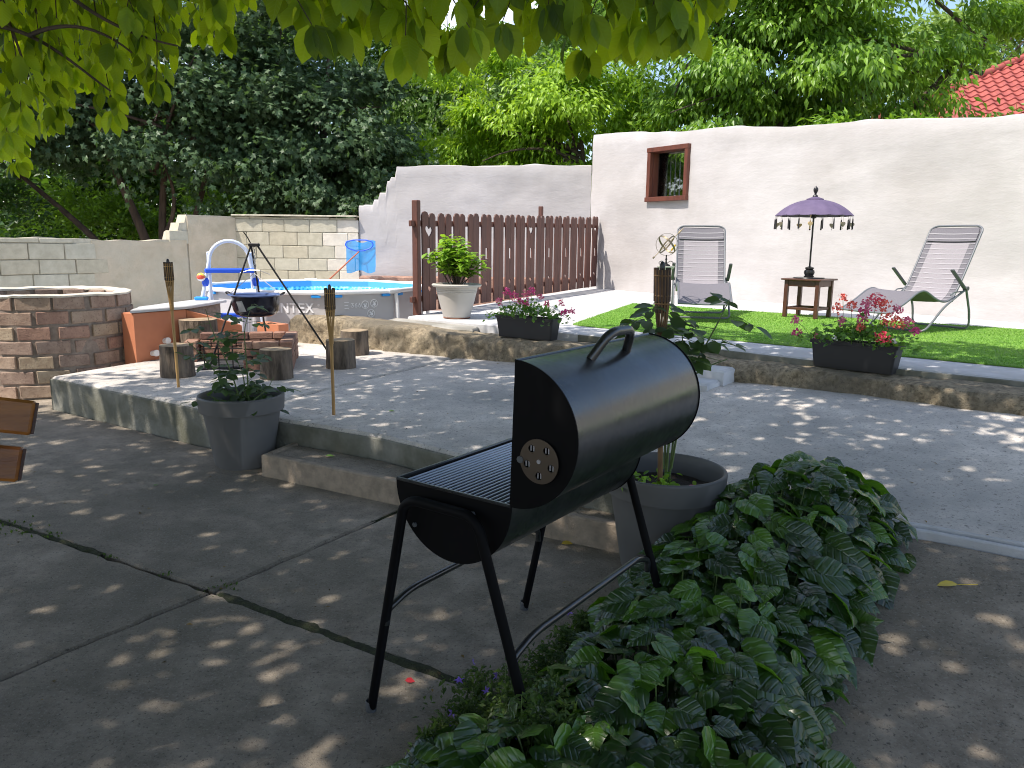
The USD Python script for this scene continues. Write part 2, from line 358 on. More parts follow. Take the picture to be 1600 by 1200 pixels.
mat('wall_joint', (0.50, 0.46, 0.36), (0.39, 0.36, 0.28), scale=12, rough=0.95, bump=0.5, bscale=40)
mat('wall_lime', (0.62, 0.57, 0.48), (0.5, 0.46, 0.39), scale=5, rough=0.95, bump=0.5, bscale=25, bdist=0.015)
mat('terracotta_paint', (0.50, 0.19, 0.095), (0.44, 0.16, 0.08), scale=4, rough=0.8, bump=0.15, bscale=40)
for k, (a, b) in enumerate((((0.37, 0.265, 0.20), (0.26, 0.175, 0.13)), ((0.40, 0.30, 0.225), (0.29, 0.205, 0.15)), ((0.35, 0.255, 0.20), (0.24, 0.165, 0.13)), ((0.39, 0.31, 0.22), (0.30, 0.225, 0.155)), ((0.37, 0.225, 0.165), (0.25, 0.145, 0.11)))):
    mat(f'brick_{"abcde"[k]}', a, b, scale=13, rough=0.93, bump=0.7, bscale=70, bdist=0.008, speck=(0.12, 0.08, 0.06), speck_scale=60, speck_amt=0.5, detail=10)
for k, (a, b) in enumerate((((0.33, 0.18, 0.125), (0.20, 0.105, 0.075)), ((0.38, 0.235, 0.165), (0.25, 0.14, 0.10)), ((0.22, 0.115, 0.085), (0.10, 0.055, 0.045)))):
    mat(f'pit_brick_{"abc"[k]}', a, b, scale=16, rough=0.92, bump=0.6, bscale=70, bdist=0.008)
mat('mortar', (0.29, 0.235, 0.195), (0.20, 0.16, 0.13), scale=20, rough=0.95, bump=0.6, bscale=60)
mat('soil', (0.055, 0.04, 0.03), (0.03, 0.022, 0.016), scale=30, rough=1.0, bump=1.0, bscale=80, bdist=0.02)
mat('moss', (0.045, 0.055, 0.02), (0.025, 0.026, 0.012), scale=30, rough=1.0, bump=1.0, bscale=90, bdist=0.02)
mat('earth', (0.24, 0.185, 0.125), (0.15, 0.13, 0.075), scale=2, rough=1.0, bump=0.6, bscale=20)
mat('pot_grey', (0.105, 0.102, 0.098), (0.088, 0.086, 0.083), scale=5, rough=0.55, bump=0.06, bscale=120)
mat('pot_stone', (0.44, 0.41, 0.375), (0.40, 0.375, 0.34), scale=5, rough=0.6, bump=0.05, bscale=90)
mat('pot_saucer', (0.28, 0.12, 0.07), None, rough=0.7)
mat('planter_black', (0.013, 0.013, 0.0145), (0.010, 0.010, 0.011), scale=8, rough=0.42, bump=0.05, bscale=200)
mat('grill_black', (0.006, 0.006, 0.0062), None, scale=7, rough=0.20, rough2=0.33, spec=1.0, detail=9, speck=(0.03, 0.028, 0.026), speck_scale=220, speck_amt=0.5)
mat('grill_flat', (0.0025, 0.0025, 0.003), None, scale=6, rough=0.6, spec=0.10)
plain('chrome', (0.17, 0.145, 0.12), 0.3, 1.0)
plain('rod_steel', (0.50, 0.52, 0.58), 0.35, 1.0)
mat('ash', (0.03, 0.03, 0.032), None, rough=0.9)
mat('fence_wood', (0.115, 0.040, 0.026), (0.068, 0.024, 0.017), scale=14, rough=0.6, bump=0.35, bscale=40, stretch=(1, 1, 0.12))
mat('fence_wood_b', (0.115, 0.045, 0.032), (0.065, 0.026, 0.02), scale=14, rough=0.62, bump=0.35, bscale=40, stretch=(1, 1, 0.12))
mat('window_wood', (0.125, 0.036, 0.02), (0.08, 0.024, 0.014), scale=12, rough=0.45, bump=0.25, bscale=30, stretch=(1, 1, 0.2))
mat('table_wood', (0.085, 0.03, 0.018), (0.055, 0.019, 0.012), scale=14, rough=0.4, bump=0.2, bscale=50, stretch=(1, 1, 0.2))
mat('bench_wood', (0.24, 0.090, 0.014), (0.13, 0.042, 0.008), scale=9, rough=0.4, bump=0.25, bscale=30, stretch=(0.25, 0.6, 3))
mat('bench_end', (0.045, 0.012, 0.006), (0.022, 0.007, 0.004), scale=30, rough=0.55, bump=0.2, bscale=60)
mat('bark_stump', (0.20, 0.155, 0.115), (0.055, 0.042, 0.032), scale=16, rough=0.95, bump=1.0, bscale=30, bdist=0.03, stretch=(1, 1, 0.25))
mat('cut_wood', (0.36, 0.28, 0.18), (0.24, 0.175, 0.11), scale=12, rough=0.85, bump=0.3, bscale=60)
mat('firewood', (0.40, 0.26, 0.12), (0.24, 0.14, 0.06), scale=10, rough=0.85, bump=0.4, bscale=50, stretch=(0.3, 1, 1))
mat('bark_tree', (0.10, 0.075, 0.05), (0.045, 0.034, 0.024), scale=7, rough=0.95, bump=1.0, bscale=18, bdist=0.04, stretch=(1, 1, 0.3))
mat('bark_brown', (0.105, 0.068, 0.045), (0.05, 0.033, 0.023), scale=7, rough=0.95, bump=0.8, bscale=18, bdist=0.03, stretch=(1, 1, 0.3))
mat('twig', (0.075, 0.055, 0.035), (0.04, 0.03, 0.02), scale=20, rough=0.9)
mat('stem_green', (0.11, 0.17, 0.04), (0.07, 0.10, 0.03), scale=10, rough=0.6)
mat('bamboo', (0.42, 0.25, 0.085), (0.32, 0.18, 0.06), scale=9, rough=0.5, bump=0.15, bscale=60, stretch=(1, 1, 0.15))
mat('bamboo_shade', (0.17, 0.095, 0.035), (0.09, 0.045, 0.018), scale=12, rough=0.6)
mat('bamboo_dark', (0.055, 0.028, 0.014), (0.022, 0.012, 0.008), scale=20, rough=0.6)
mat('carpet_green', (0.21, 0.40, 0.06), (0.14, 0.30, 0.04), scale=110, rough=0.85, bump=1.0, bscale=260, bdist=0.02, stain=(0.155, 0.38, 0.036), stain_scale=1.2, detail=2)
mat('cloth_grey', (0.15, 0.142, 0.162), (0.122, 0.118, 0.135), scale=160, rough=0.8, bump=0.2, bscale=300, detail=1)
mat('cloth_light', (0.27, 0.25, 0.27), (0.235, 0.22, 0.24), scale=160, rough=0.8, bump=0.2, bscale=300, detail=1)
plain('cloth_stripe', (0.40, 0.39, 0.41), 0.6)
plain('frame_grey', (0.13, 0.14, 0.155), 0.45, 0.1)
plain('grip_dark', (0.075, 0.08, 0.085), 0.55)
mat('parasol_cloth', (0.115, 0.085, 0.16), (0.085, 0.062, 0.125), scale=6, rough=0.75, bump=0.2, bscale=80)
plain('black_lacquer', (0.014, 0.013, 0.014), 0.3)
plain('tassel_black', (0.022, 0.02, 0.024), 0.8)
plain('heart_pewter', (0.24, 0.21, 0.15), 0.45, 0.5)
plain('heart_gold', (0.62, 0.44, 0.24), 0.45, 0.3)
plain('bronze', (0.20, 0.165, 0.11), 0.45, 0.8)
plain('gold', (0.75, 0.48, 0.10), 0.35, 0.9)
mat('white_stone', (0.62, 0.59, 0.54), (0.5, 0.47, 0.42), scale=12, rough=0.8, bump=0.3, bscale=60)
plain('pool_white', (0.80, 0.80, 0.81), 0.35)
mat('pool_side', (0.47, 0.455, 0.465), (0.43, 0.415, 0.425), scale=3, rough=0.45)
plain('pool_print', (0.80, 0.80, 0.82), 0.45)
plain('plastic_blue', (0.02, 0.10, 0.72), 0.35)
plain('plastic_sky', (0.02, 0.30, 0.80), 0.35)
plain('ball_red', (0.7, 0.10, 0.06), 0.4)
plain('ball_yellow', (0.85, 0.6, 0.08), 0.4)
plain('tube_white', (0.62, 0.70, 0.85), 0.3)
plain('liner_blue', (0.09, 0.34, 0.80), 0.4)
plain('enamel_black', (0.008, 0.007, 0.012), 0.12, 0.0, 0.6)
plain('enamel_blue', (0.10, 0.15, 0.32), 0.2)
plain('label_grey', (0.25, 0.25, 0.26), 0.5)
plain('iron_black', (0.015, 0.014, 0.014), 0.55, 0.4)
plain('chain_steel', (0.42, 0.41, 0.40), 0.4, 0.9)
plain('pole_red', (0.42, 0.13, 0.07), 0.45)
plain('pipe_white', (0.75, 0.74, 0.72), 0.4)
mat('roof_tile_red', (0.36, 0.085, 0.065), (0.29, 0.065, 0.05), scale=4, rough=0.65, bump=0.15, bscale=30)
mat('roof_tile_dark', (0.31, 0.07, 0.055), (0.25, 0.055, 0.045), scale=4, rough=0.65, bump=0.15, bscale=30)
mat('house_wall', (0.6, 0.55, 0.45), None, rough=0.9)
plain('yellow_leaf', (0.62, 0.46, 0.05), 0.55)
plain('green_leaf_fallen', (0.12, 0.24, 0.03), 0.5)
plain('petal_red', (0.50, 0.02, 0.025), 0.5)
plain('petal_magenta', (0.48, 0.03, 0.16), 0.5)
plain('violet', (0.22, 0.12, 0.56), 0.55)
for n, c in (('geranium_pink', (0.62, 0.06, 0.22)), ('geranium_rose', (0.66, 0.16, 0.26)), ('geranium_coral', (0.80, 0.16, 0.12)), ('geranium_red', (0.74, 0.06, 0.11)), ('geranium_white', (0.80, 0.79, 0.76))):
    plain(n, c, 0.6)
# the pool's printed liner: a band of small tiles under a plain strip
LOOK['liner_mosaic'] = usdkit.material(stage, '/World/Looks/liner_mosaic', {
    'tc': ('geometry', {}), 'v': ('voronoi_texture', {'scale': 17.0, 'randomness': 0.55}),
    'r': ('rgb_ramp', {'ramp': [(0, (0.01, 0.12, 0.38)), (0.26, (0.02, 0.22, 0.50)), (0.34, (0.10, 0.55, 0.80)), (0.55, (0.18, 0.66, 0.86)), (0.66, (0.6, 0.85, 0.92)), (1, (0.6, 0.85, 0.92))]}),
    'p': ('principled_bsdf', {'roughness': 0.4})}, [('tc.position', 'v.vector'), ('v.distance', 'r.fac'), ('r.color', 'p.base_color')], surface='p.BSDF')
LOOK['water'] = usdkit.material(stage, '/World/Looks/water', {
    'g': ('geometry', {}), 'n': ('noise_texture', {'scale': 3.2, 'detail': 2.0}), 'b': ('bump', {'strength': 0.12, 'distance': 0.03}),
    'f': ('fresnel', {'IOR': 1.33}), 't': ('transparent_bsdf', {'color': (0.55, 0.88, 0.97)}), 'gl': ('glossy_bsdf', {'color': (1, 1, 1), 'roughness': 0.02}), 'x': ('mix_closure', {})},
    [('g.position', 'n.vector'), ('n.fac', 'b.height'), ('b.normal', 'gl.normal'), ('f.fac', 'x.fac'), ('t.BSDF', 'x.closure1'), ('gl.BSDF', 'x.closure2')], surface='x.closure')
LOOK['pane_glass'] = usdkit.material(stage, '/World/Looks/pane_glass', {
    'f': ('fresnel', {'IOR': 1.45}), 't': ('transparent_bsdf', {'color': (0.9, 0.93, 0.92)}), 'gl': ('glossy_bsdf', {'roughness': 0.02}), 'x': ('mix_closure', {})},
    [('f.fac', 'x.fac'), ('t.BSDF', 'x.closure1'), ('gl.BSDF', 'x.closure2')], surface='x.closure')
LOOK['net_blue'] = usdkit.material(stage, '/World/Looks/net_blue', {
    'd': ('diffuse_bsdf', {'color': (0.02, 0.32, 0.78)}), 'tl': ('translucent_bsdf', {'color': (0.02, 0.38, 0.85)}), 'm': ('mix_closure', {'fac': 0.5}),
    't': ('transparent_bsdf', {'color': (0.75, 0.9, 1.0)}), 'x': ('mix_closure', {'fac': 0.28})},
    [('d.BSDF', 'm.closure1'), ('tl.BSDF', 'm.closure2'), ('m.closure', 'x.closure1'), ('t.BSDF', 'x.closure2')], surface='x.closure')

leaf_mat('walnut_leaf', (0.03, 0.075, 0.008), (0.15, 0.25, 0.018), (0.56, 0.76, 0.014), 0.66, 0.40, 0.4, 9.0, 0.5, 0.28)
leaf_mat('canopy_leaf', (0.05, 0.08, 0.015), (0.10, 0.15, 0.03), (0.16, 0.22, 0.04), 0.3, 0.5, 0.3)
leaf_mat('maple_leaf', (0.024, 0.055, 0.022), (0.125, 0.20, 0.095), (0.09, 0.17, 0.035), 0.3, 0.45, 0.3)
leaf_mat('ash_leaf', (0.06, 0.12, 0.02), (0.13, 0.24, 0.04), (0.18, 0.34, 0.04), 0.42, 0.4, 0.45)
leaf_mat('bright_leaf', (0.12, 0.25, 0.018), (0.36, 0.55, 0.04), (0.40, 0.62, 0.03), 0.45, 0.4, 0.5)
leaf_mat('green_leaf', (0.07, 0.16, 0.02), (0.24, 0.42, 0.035), (0.26, 0.46, 0.03), 0.42, 0.4, 0.5)
leaf_mat('pale_leaf', (0.14, 0.24, 0.055), (0.27, 0.40, 0.09), (0.28, 0.42, 0.07), 0.42, 0.5, 0.4)
leaf_mat('shrub_leaf', (0.012, 0.035, 0.008), (0.06, 0.13, 0.016), (0.09, 0.20, 0.015), 0.35, 0.42, 0.45)
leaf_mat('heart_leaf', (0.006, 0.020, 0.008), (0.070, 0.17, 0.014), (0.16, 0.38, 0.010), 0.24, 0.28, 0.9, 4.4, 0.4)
leaf_mat('rose_leaf', (0.035, 0.065, 0.022), (0.07, 0.125, 0.035), (0.10, 0.20, 0.03), 0.35, 0.4, 0.5)
leaf_mat('geranium_leaf', (0.05, 0.13, 0.02), (0.13, 0.28, 0.04), (0.18, 0.36, 0.03), 0.4, 0.45, 0.4)
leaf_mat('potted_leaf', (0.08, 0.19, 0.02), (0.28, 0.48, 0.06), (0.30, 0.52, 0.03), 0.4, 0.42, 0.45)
leaf_mat('fine_leaf', (0.025, 0.055, 0.012), (0.085, 0.14, 0.026), (0.10, 0.18, 0.02), 0.4, 0.5, 0.35)
leaf_mat('pile_green', (0.17, 0.34, 0.05), (0.30, 0.50, 0.09), (0.14, 0.36, 0.02), 0.25, 0.6, 0.3)
leaf_mat('dry_leaf', (0.05, 0.035, 0.02), (0.30, 0.20, 0.06), (0.1, 0.07, 0.02), 0.1, 0.7, 0.2)
# ------------------------------------------------------------------ ground and paving
P, T = 0.30, 0.62           # heights of the middle platform and of the terrace
def struct(name, mesh, m, smooth=False):
    return solo(name, mesh, m, smooth, kind='structure')

a = np.linspace(0, 2 * PI, 49)[:-1]
gv = np.vstack([[[0, 0, -0.07]], np.column_stack([300 * np.cos(a), 300 * np.sin(a), np.full(48, -0.07)])])
struct('ground', (gv, np.array([[0, i + 1, (i + 1) % 48 + 1] for i in range(48)])), 'earth')

def grid_slab(pts, zf, depth, ch=0.012):
    return slab(pts, (lambda x, y: zf(x, y) - depth), zf, ch)
flat0 = lambda x, y: np.zeros(np.shape(x))

# lower concrete: four poured slabs with open joints
X0 = np.array([-1.33, 3.21])
J1a, J1b = np.array([-0.46, 4.60]), np.array([-2.86, 1.0])
J2a, J2b = np.array([-4.75, 5.10]), np.array([0.60, 2.04])
def inset(poly, d):
    return list(Polygon(poly).buffer(-d, join_style=2).exterior.coords)[:-1]
front = [np.array(p) for p in ((-4.26, 7.30), (-4.21, 6.92), (-2.38, 5.71), (-1.63, 5.32), (-0.84, 4.89), (-0.30, 4.45), (0.75, 3.80), (1.88, 3.29))]
patio = Thing('patio', kind='structure')
sA = [X0, J1a, (-0.84, 4.86), (-2.38, 5.68), (-4.22, 6.90), (-4.3, 8.8), (-7.5, 8.8), (-7.5, 6.67)]
sB = [X0, J2b, (.79, 1.94), (1.03, 3.2), (1.05, 3.6), (0.72, 3.78), (-0.30, 4.42), J1a]
sC = [X0, (-7.5, 6.67), (-7.5, -4.0), (-3.0, -4.0), (-3.0, 0.76)]
sD = [X0, (-3.0, 0.76), (-3.0, -4.0), (.70, -4.0), (.79, 1.94), J2b]
for k, s in enumerate((sA, sB, sC, sD)):
    q = inset(s, 0.010)
    patio.part('slab', slab(rough_line(q, 0.07, 0.005, k), -0.10, 0.0, 0.010), 'concrete_old')
rise = lambda x, y: 0.262 * np.clip((np.asarray(y) - 0.55 + 0.62 * (np.asarray(x) - 1.9)) / 2.55, 0, 1)
sE = []
for x in np.linspace(1.07, 6.4, 2): pass
E_front, E_back = [(1.07, -4.0), (6.4, -4.0)], [(6.4, 0.5), (4.4, 1.58), (2.2, 3.06), (1.88, 3.25), (1.07, 3.64)]
nx, ny = 14, 30
gu, gt = np.meshgrid(np.linspace(0, 1, nx), np.linspace(0, 1, ny), indexing='ij')
yb = np.interp(1.07 + gu * 5.33, [1.07, 1.88, 2.2, 4.4, 6.4], [3.64, 3.26, 3.06, 1.58, 0.5])
gy = -4.0 + gt * (yb + 4.0); xl = np.interp(gy, [-4, 1.94, 3.2, 3.64], [.72, .81, 1.05, 1.07]); gx = xl + gu * (6.4 - xl)
gvv = np.stack([gx, gy, rise(gx, gy)], -1).reshape(-1, 3)
def gridf(nx, ny):
    i, j = np.meshgrid(np.arange(nx - 1), np.arange(ny - 1), indexing='ij'); i, j = i.ravel(), j.ravel()
    A = i * ny + j; return np.vstack([np.stack([A, A + ny, A + ny + 1], 1), np.stack([A, A + ny + 1, A + 1], 1)])
patio.part('slab', (gvv, gridf(nx, ny)), 'concrete_old', True)
# moss and dirt in the joints
def strip(p, q, w, z, seed, amp=0.012, n=60):
    r = np.random.default_rng(seed); p, q = np.array(p, float), np.array(q, float); d = unit(q - p); nn = np.array([-d[1], d[0]])
    t = np.linspace(0, 1, n); c = p + (q - p) * t[:, None]
    wl = w * (0.6 + 0.8 * meshkit.noise(np.column_stack([t * 25, t * 0 + seed, t * 0]), seed)) + r.normal(size=n) * amp * 0.3
    L, R_ = c + nn * wl[:, None], c - nn * wl[::-1, None]
    v = np.vstack([np.column_stack([L, np.full(n, z)]), np.column_stack([c, z + 0.010 + 0.006 * r.random(n)]), np.column_stack([R_, np.full(n, z)])])
    i = np.arange(n - 1)
    f = np.vstack([np.stack([i + n, i + n + 1, i + 1], 1), np.stack([i + n, i + 1, i], 1), np.stack([i + 2 * n, i + 2 * n + 1, i + n + 1], 1), np.stack([i + 2 * n, i + n + 1, i + n], 1)])
    return v, f
tag(struct('joint_bed', slab([(-7.4, 8.7), (-7.4, -3.9), (1.2, -3.9), (1.2, 3.9), (-0.5, 4.6), (-4.3, 7.2)], -0.069, -0.030, 0.005), 'soil'))
ms = MB(); ms.add(*strip(X0 + (0.04, -0.02), J2b, 0.042, -0.006, 1, n=90)); ms.add(*strip(J2a + (1.0, -0.55), X0 + (-0.7, 0.4), 0.022, -0.007, 2)); ms.add(*strip(J1a, J1b, 0.010, -0.016, 3, n=90))
tag(solo('moss', ms, 'moss'), 'dark moss growing along the joints of the lower concrete', 'moss', kind='stuff')
# tufts of small weeds in the joint at the left
def tuft(spots, n, h, seed):
    r = np.random.default_rng(seed); pos = []
    for (x, y, s) in spots:
        k = int(n * s); pos.append(np.column_stack([x + r.normal(size=k) * 0.06 * s, y + r.normal(size=k) * 0.035 * s, np.full(k, -0.004)]))
    pos = np.vstack(pos); k = len(pos)
    d = unit(np.column_stack([r.normal(size=(k, 2)) * 0.6, np.full(k, 0.9)])); nn = unit(r.normal(size=(k, 3)) + [0, -0.5, 0.6])
    v, f = scatter(*LEAF_TINY, pos, d, nn, h * (0.5 + r.random(k)), 0.9)
    return v, f, np.repeat(r.random(k), 4)
tv_, tf_, tt_ = tuft([(-2.75, 4.0, 1.3), (-2.58, 3.9, 1.2), (-2.45, 3.84, .7), (-1.96, 3.57, .5), (-1.30, 3.23, .8), (-1.62, 3.38, .4)], 26, 0.017, 5)
tag(solo('joint_weeds', (tv_, tf_), 'fine_leaf', tint=tt_), 'tiny green weeds sprouting from the open concrete joint', 'weeds', kind='stuff')

# middle platform: two slabs with a shallow channel between
platform = Thing('platform', kind='structure')
chA, chB = np.array([-1.94, 5.76]), np.array([-0.47, 8.70])
cd = unit(chB - chA); cn = np.array([-cd[1], cd[0]]) * 0.022
chF = np.array([-2.06, 5.53])
left = [front[1], front[2], chF + (-.022, .01), chA + cn, chB + cn + cd * .25, (-1.95, 9.45), (-3.2, 10.1), (-3.55, 8.6), (-3.72, 8.07), (-4.0, 7.45)]
rightp = [chF + (.022, -.01), front[3], front[4], front[5], front[6], (1.88, 3.34), (2.2, 3.12), (4.4, 1.64), (6.4, 0.56), (7.4, 1.2), (3.75, 5.25), (2.45, 6.65), (1.2, 7.5), (-0.1, 8.45), chB - cn + cd * .1, chA - cn]
def Pz(x, y):
    x, y = np.asarray(x, float), np.asarray(y, float); s = .82 * x - .57 * y; t = .57 * x + .82 * y
    return P + .15 * np.clip((s + 5.15) / 5.1, 0, 1.2) * np.clip((t - 3.9) / 2.2, 0, 1)
platform.part('slab', slab(rough_line(left, 0.12, 0.004, 11), -0.02, P, 0.016), 'concrete_grey')
platform.part('slab', slab(rough_line(rightp, 0.12, 0.004, 12), -0.02, Pz, 0.016, 0.35), 'concrete_grey')
platform.part('channel', slab([chF + (-.03, .0), chF + (.03, -.0), chB - cn * .98 + cd * .1, chB + cn * .98 + cd * .1], 0.2, P - 0.014, 0.003), 'concrete_edge')
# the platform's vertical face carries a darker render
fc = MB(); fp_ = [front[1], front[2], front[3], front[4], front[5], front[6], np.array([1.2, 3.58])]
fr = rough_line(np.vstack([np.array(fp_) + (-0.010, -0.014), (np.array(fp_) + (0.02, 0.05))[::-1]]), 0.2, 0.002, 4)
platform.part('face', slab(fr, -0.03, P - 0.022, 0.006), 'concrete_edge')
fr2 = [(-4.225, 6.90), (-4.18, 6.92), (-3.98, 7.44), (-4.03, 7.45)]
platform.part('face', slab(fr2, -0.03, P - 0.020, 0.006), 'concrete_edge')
# metal and mortar edging where the platform meets the right-hand paving
ed = MB()
for (o, w, z) in ((0.0, 0.03, 0.275), (0.055, 0.022, 0.285)):
    p0, p1, p2, p3 = np.array([1.3, 3.58 + o]), np.array([1.88, 3.285 + o]), np.array([2.2, 3.075 + o]), np.array([4.6, 1.47 + o])
    for (m0, m1) in ((p0, p1), (p1, p2), (p2, p3)):
        d = unit(m1 - m0); L = np.linalg.norm(m1 - m0); an = math.atan2(d[1], d[0])
        ed.box([*((m0 + m1) / 2), z], (L + .01, w, 0.05), rotz(an), 0.006)
struct('edging_strip', ed, 'concrete_white')

# entry step with its trim
stepT = Thing('step', (-0.5, 4.3, 0), kind='structure')
sp = [(-1.66, 4.93), (0.56, 3.70), (0.70, 3.86), (-0.30, 4.43), (-0.84, 4.87), (-1.54, 5.26)]
stepT.part('tread', slab(inset(sp, 0.02), -0.02, 0.138, 0.006), 'concrete_old', world=True)
e0, e1, e2 = np.array([-1.66, 4.93]), np.array([0.56, 3.70]), np.array([0.70, 3.86])
d = unit(e1 - e0); nn = np.array([-d[1], d[0]])
stepT.part('trim', slab(rough_line([e0, e1, e1 + nn * .055 - d * .055, e0 + nn * .055], 0.15, 0.002, 3), 0.0, 0.150, 0.008), 'step_trim', world=True)
d2 = unit(e2 - e1); n2 = np.array([-d2[1], d2[0]])
stepT.part('trim', slab([e1 + d2 * .002, e2, e2 + n2 * .055, e1 + n2 * .055 + d2 * .03], 0.0, 0.149, 0.008), 'step_trim', world=True)
l0 = np.array([-1.54, 5.26]); d3 = unit(l0 - e0); n3 = np.array([d3[1], -d3[0]])
stepT.part('trim', slab([e0 + d3 * .06, e0 + d3 * .06 + n3 * .05, l0 + n3 * .05, l0], 0.0, 0.149, 0.008), 'step_trim', world=True)

# rough stone kerb between platform and terrace
kb = np.array([(-3.15, 9.72), (-1.84, 9.06), (-0.49, 8.28), (1.0, 7.25), (2.18, 6.39), (3.43, 5.04), (6.6, 1.6)])
ktop = np.array([0.66, 0.62, 0.55, 0.55, 0.555, 0.575, 0.58])
def kerb_mesh():
    seg = np.linalg.norm(np.diff(kb, axis=0), axis=1); s = np.concatenate([[0], np.cumsum(seg)])
    t = np.arange(0, s[-1], 0.03); x, y, h = (np.interp(t, s, q) for q in (kb[:, 0], kb[:, 1], ktop))
    c = np.column_stack([x, y]); dd = unit(np.gradient(c, axis=0)); nb = np.column_stack([-dd[:, 1], dd[:, 0]])
    prof = [(0, 0), (.004, .12), (.006, .25), (.002, .4), (.006, .55), (.0, .7), (.01, .84), (.03, .95), (.07, 1.0), (.12, 1.01), (.18, 1.01), (.25, 1.0), (.32, 1.0), (.40, 1.0), (.44, .97), (.45, .3), (.45, 0)]
    V = []
    for (o, z) in prof:
        V.append(np.column_stack([c + nb * o, 0.25 + (h - 0.25) * z]))
    V = np.stack(V, 1); n, k = V.shape[:2]
    q = V.reshape(-1, 3); fine = meshkit.fbm(q * 9, 4, 3) - 0.5; big = meshkit.fbm(q * 2.2, 3, 8) - 0.5
    face = np.array([1.0 if o < .05 else .25 for o, _ in prof]); amp = np.tile(face, n)
    out = np.repeat(-nb, k, 0)
    q = q.copy(); q[:, :2] += out * ((fine * 0.15 + big * 0.13) * amp)[:, None]; q[:, 2] += (fine * 0.03 + big * 0.035) * np.tile([0 if z < .8 else 1.0 for _, z in prof], n)
    return q, gridf(n, k)[:, ::-1]
struct('kerb', kerb_mesh(), 'kerb_stone', True)

# terrace slab, its white rim and the recess of the pool
terr_e = [(-1.33, 9.72), (0.70, 8.05), (1.80, 7.12), (2.45, 6.46), (3.70, 5.47), (7.0, 1.9)]
terr_in = terr_e[:5] + [(7.5, 2.0), (12, 6.5), (7.3, 9.4), (1.9, 16.9), (1.5, 16.6)]
struct('terrace', slab(rough_line(terr_in, 0.3, 0.004, 21), 0.05, T, 0.012), 'concrete_white')
struct('pool_yard', slab([(-3.2, 9.75), (-1.84, 9.1), (-1.2, 8.75), (-1.1, 9.95), (1.7, 16.4), (1.6, 16.7), (-6.2, 16.7), (-12, 12), (-12, 9.0), (-6, 9.0), (-4.2, 9.0)], -0.05, 0.14, 0.01), 'concrete_white')
tf_ = [np.array(p) for p in terr_e[1:5]] + [np.array([7.45, 1.98])]
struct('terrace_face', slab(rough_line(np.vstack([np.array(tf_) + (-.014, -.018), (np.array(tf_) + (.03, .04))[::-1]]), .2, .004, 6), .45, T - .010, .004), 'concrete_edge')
# layered rough edge beside the fence post
struct('terrace_edge', slab(rough_line([(-1.62, 9.33), (-1.2, 9.05), (-0.45, 8.60), (-0.40, 8.95), (-1.3, 9.72), (-1.5, 9.9)], 0.08, 0.012, 5), 0.3, 0.585, 0.012), 'kerb_top')

# little two-tread stair at the kerb
st = Thing('kerb_stair', (1.7, 6.4, .36), kind='structure')
kd = unit(np.array([2.18, 6.39]) - np.array([1.0, 7.25])); kn = np.array([-kd[1], kd[0]])
o = np.array([1.93, 6.56])
def quad(o, L, dpt): return [o - kd * L - kn * dpt, o - kn * dpt, o + kn * .02, o - kd * L + kn * .02]
st.part('tread', slab(rough_line(quad(o - kn * .03, .85, .24), .09, .006, 1), P - .02, .52, .018), 'concrete_white', world=True)
st.part('tread', slab(rough_line(quad(o - kn * .285 - kd * .03, .80, .26), .09, .006, 2), P - .02, .44, .018), 'concrete_white', world=True)

# artificial lawn
cp = [(0.70, 8.92), (0.78, 8.78), (4.05, 6.0), (7.2, 3.35), (9.5, 5.9), (5.95, 8.86), (1.9, 12.2)]
lc = Thing('lawn_carpet', (3.5, 8.0, T), label='bright green artificial grass carpet laid on the white terrace', cat='carpet')
lc.part('backing', slab(rough_line(cp, 0.25, 0.004, 9), T + .004, T + .016, 0.003), 'carpet_green', world=True)
cr = np.random.default_rng(77); q = np.column_stack([cr.uniform(.6, 7.0, 200000), cr.uniform(3.6, 12.2, 200000)])
import shapely
q = q[shapely.contains_xy(Polygon(cp).buffer(.004), q[:, 0], q[:, 1])][:110000]; k = len(q); az = cr.uniform(0, 2 * PI, k); hw = .006; hb = .007 + .008 * cr.random(k)
b0 = np.column_stack([q[:, 0] - hw * np.cos(az), q[:, 1] - hw * np.sin(az), np.full(k, T + .014)]); b1 = np.column_stack([q[:, 0] + hw * np.cos(az), q[:, 1] + hw * np.sin(az), np.full(k, T + .014)]); tp_ = np.column_stack([q + cr.normal(size=(k, 2)) * .010, T + .014 + hb])
lc.part('pile', (np.stack([b0, b1, tp_], 1).reshape(-1, 3), np.arange(3 * k).reshape(-1, 3)), 'pile_green', world=True, kind='stuff', tint=np.repeat(np.clip(meshkit.noise(np.column_stack([q * 1.3, q[:, :1] * 0]), 3) * .6 + .4 * cr.random(k), 0, 1), 3))
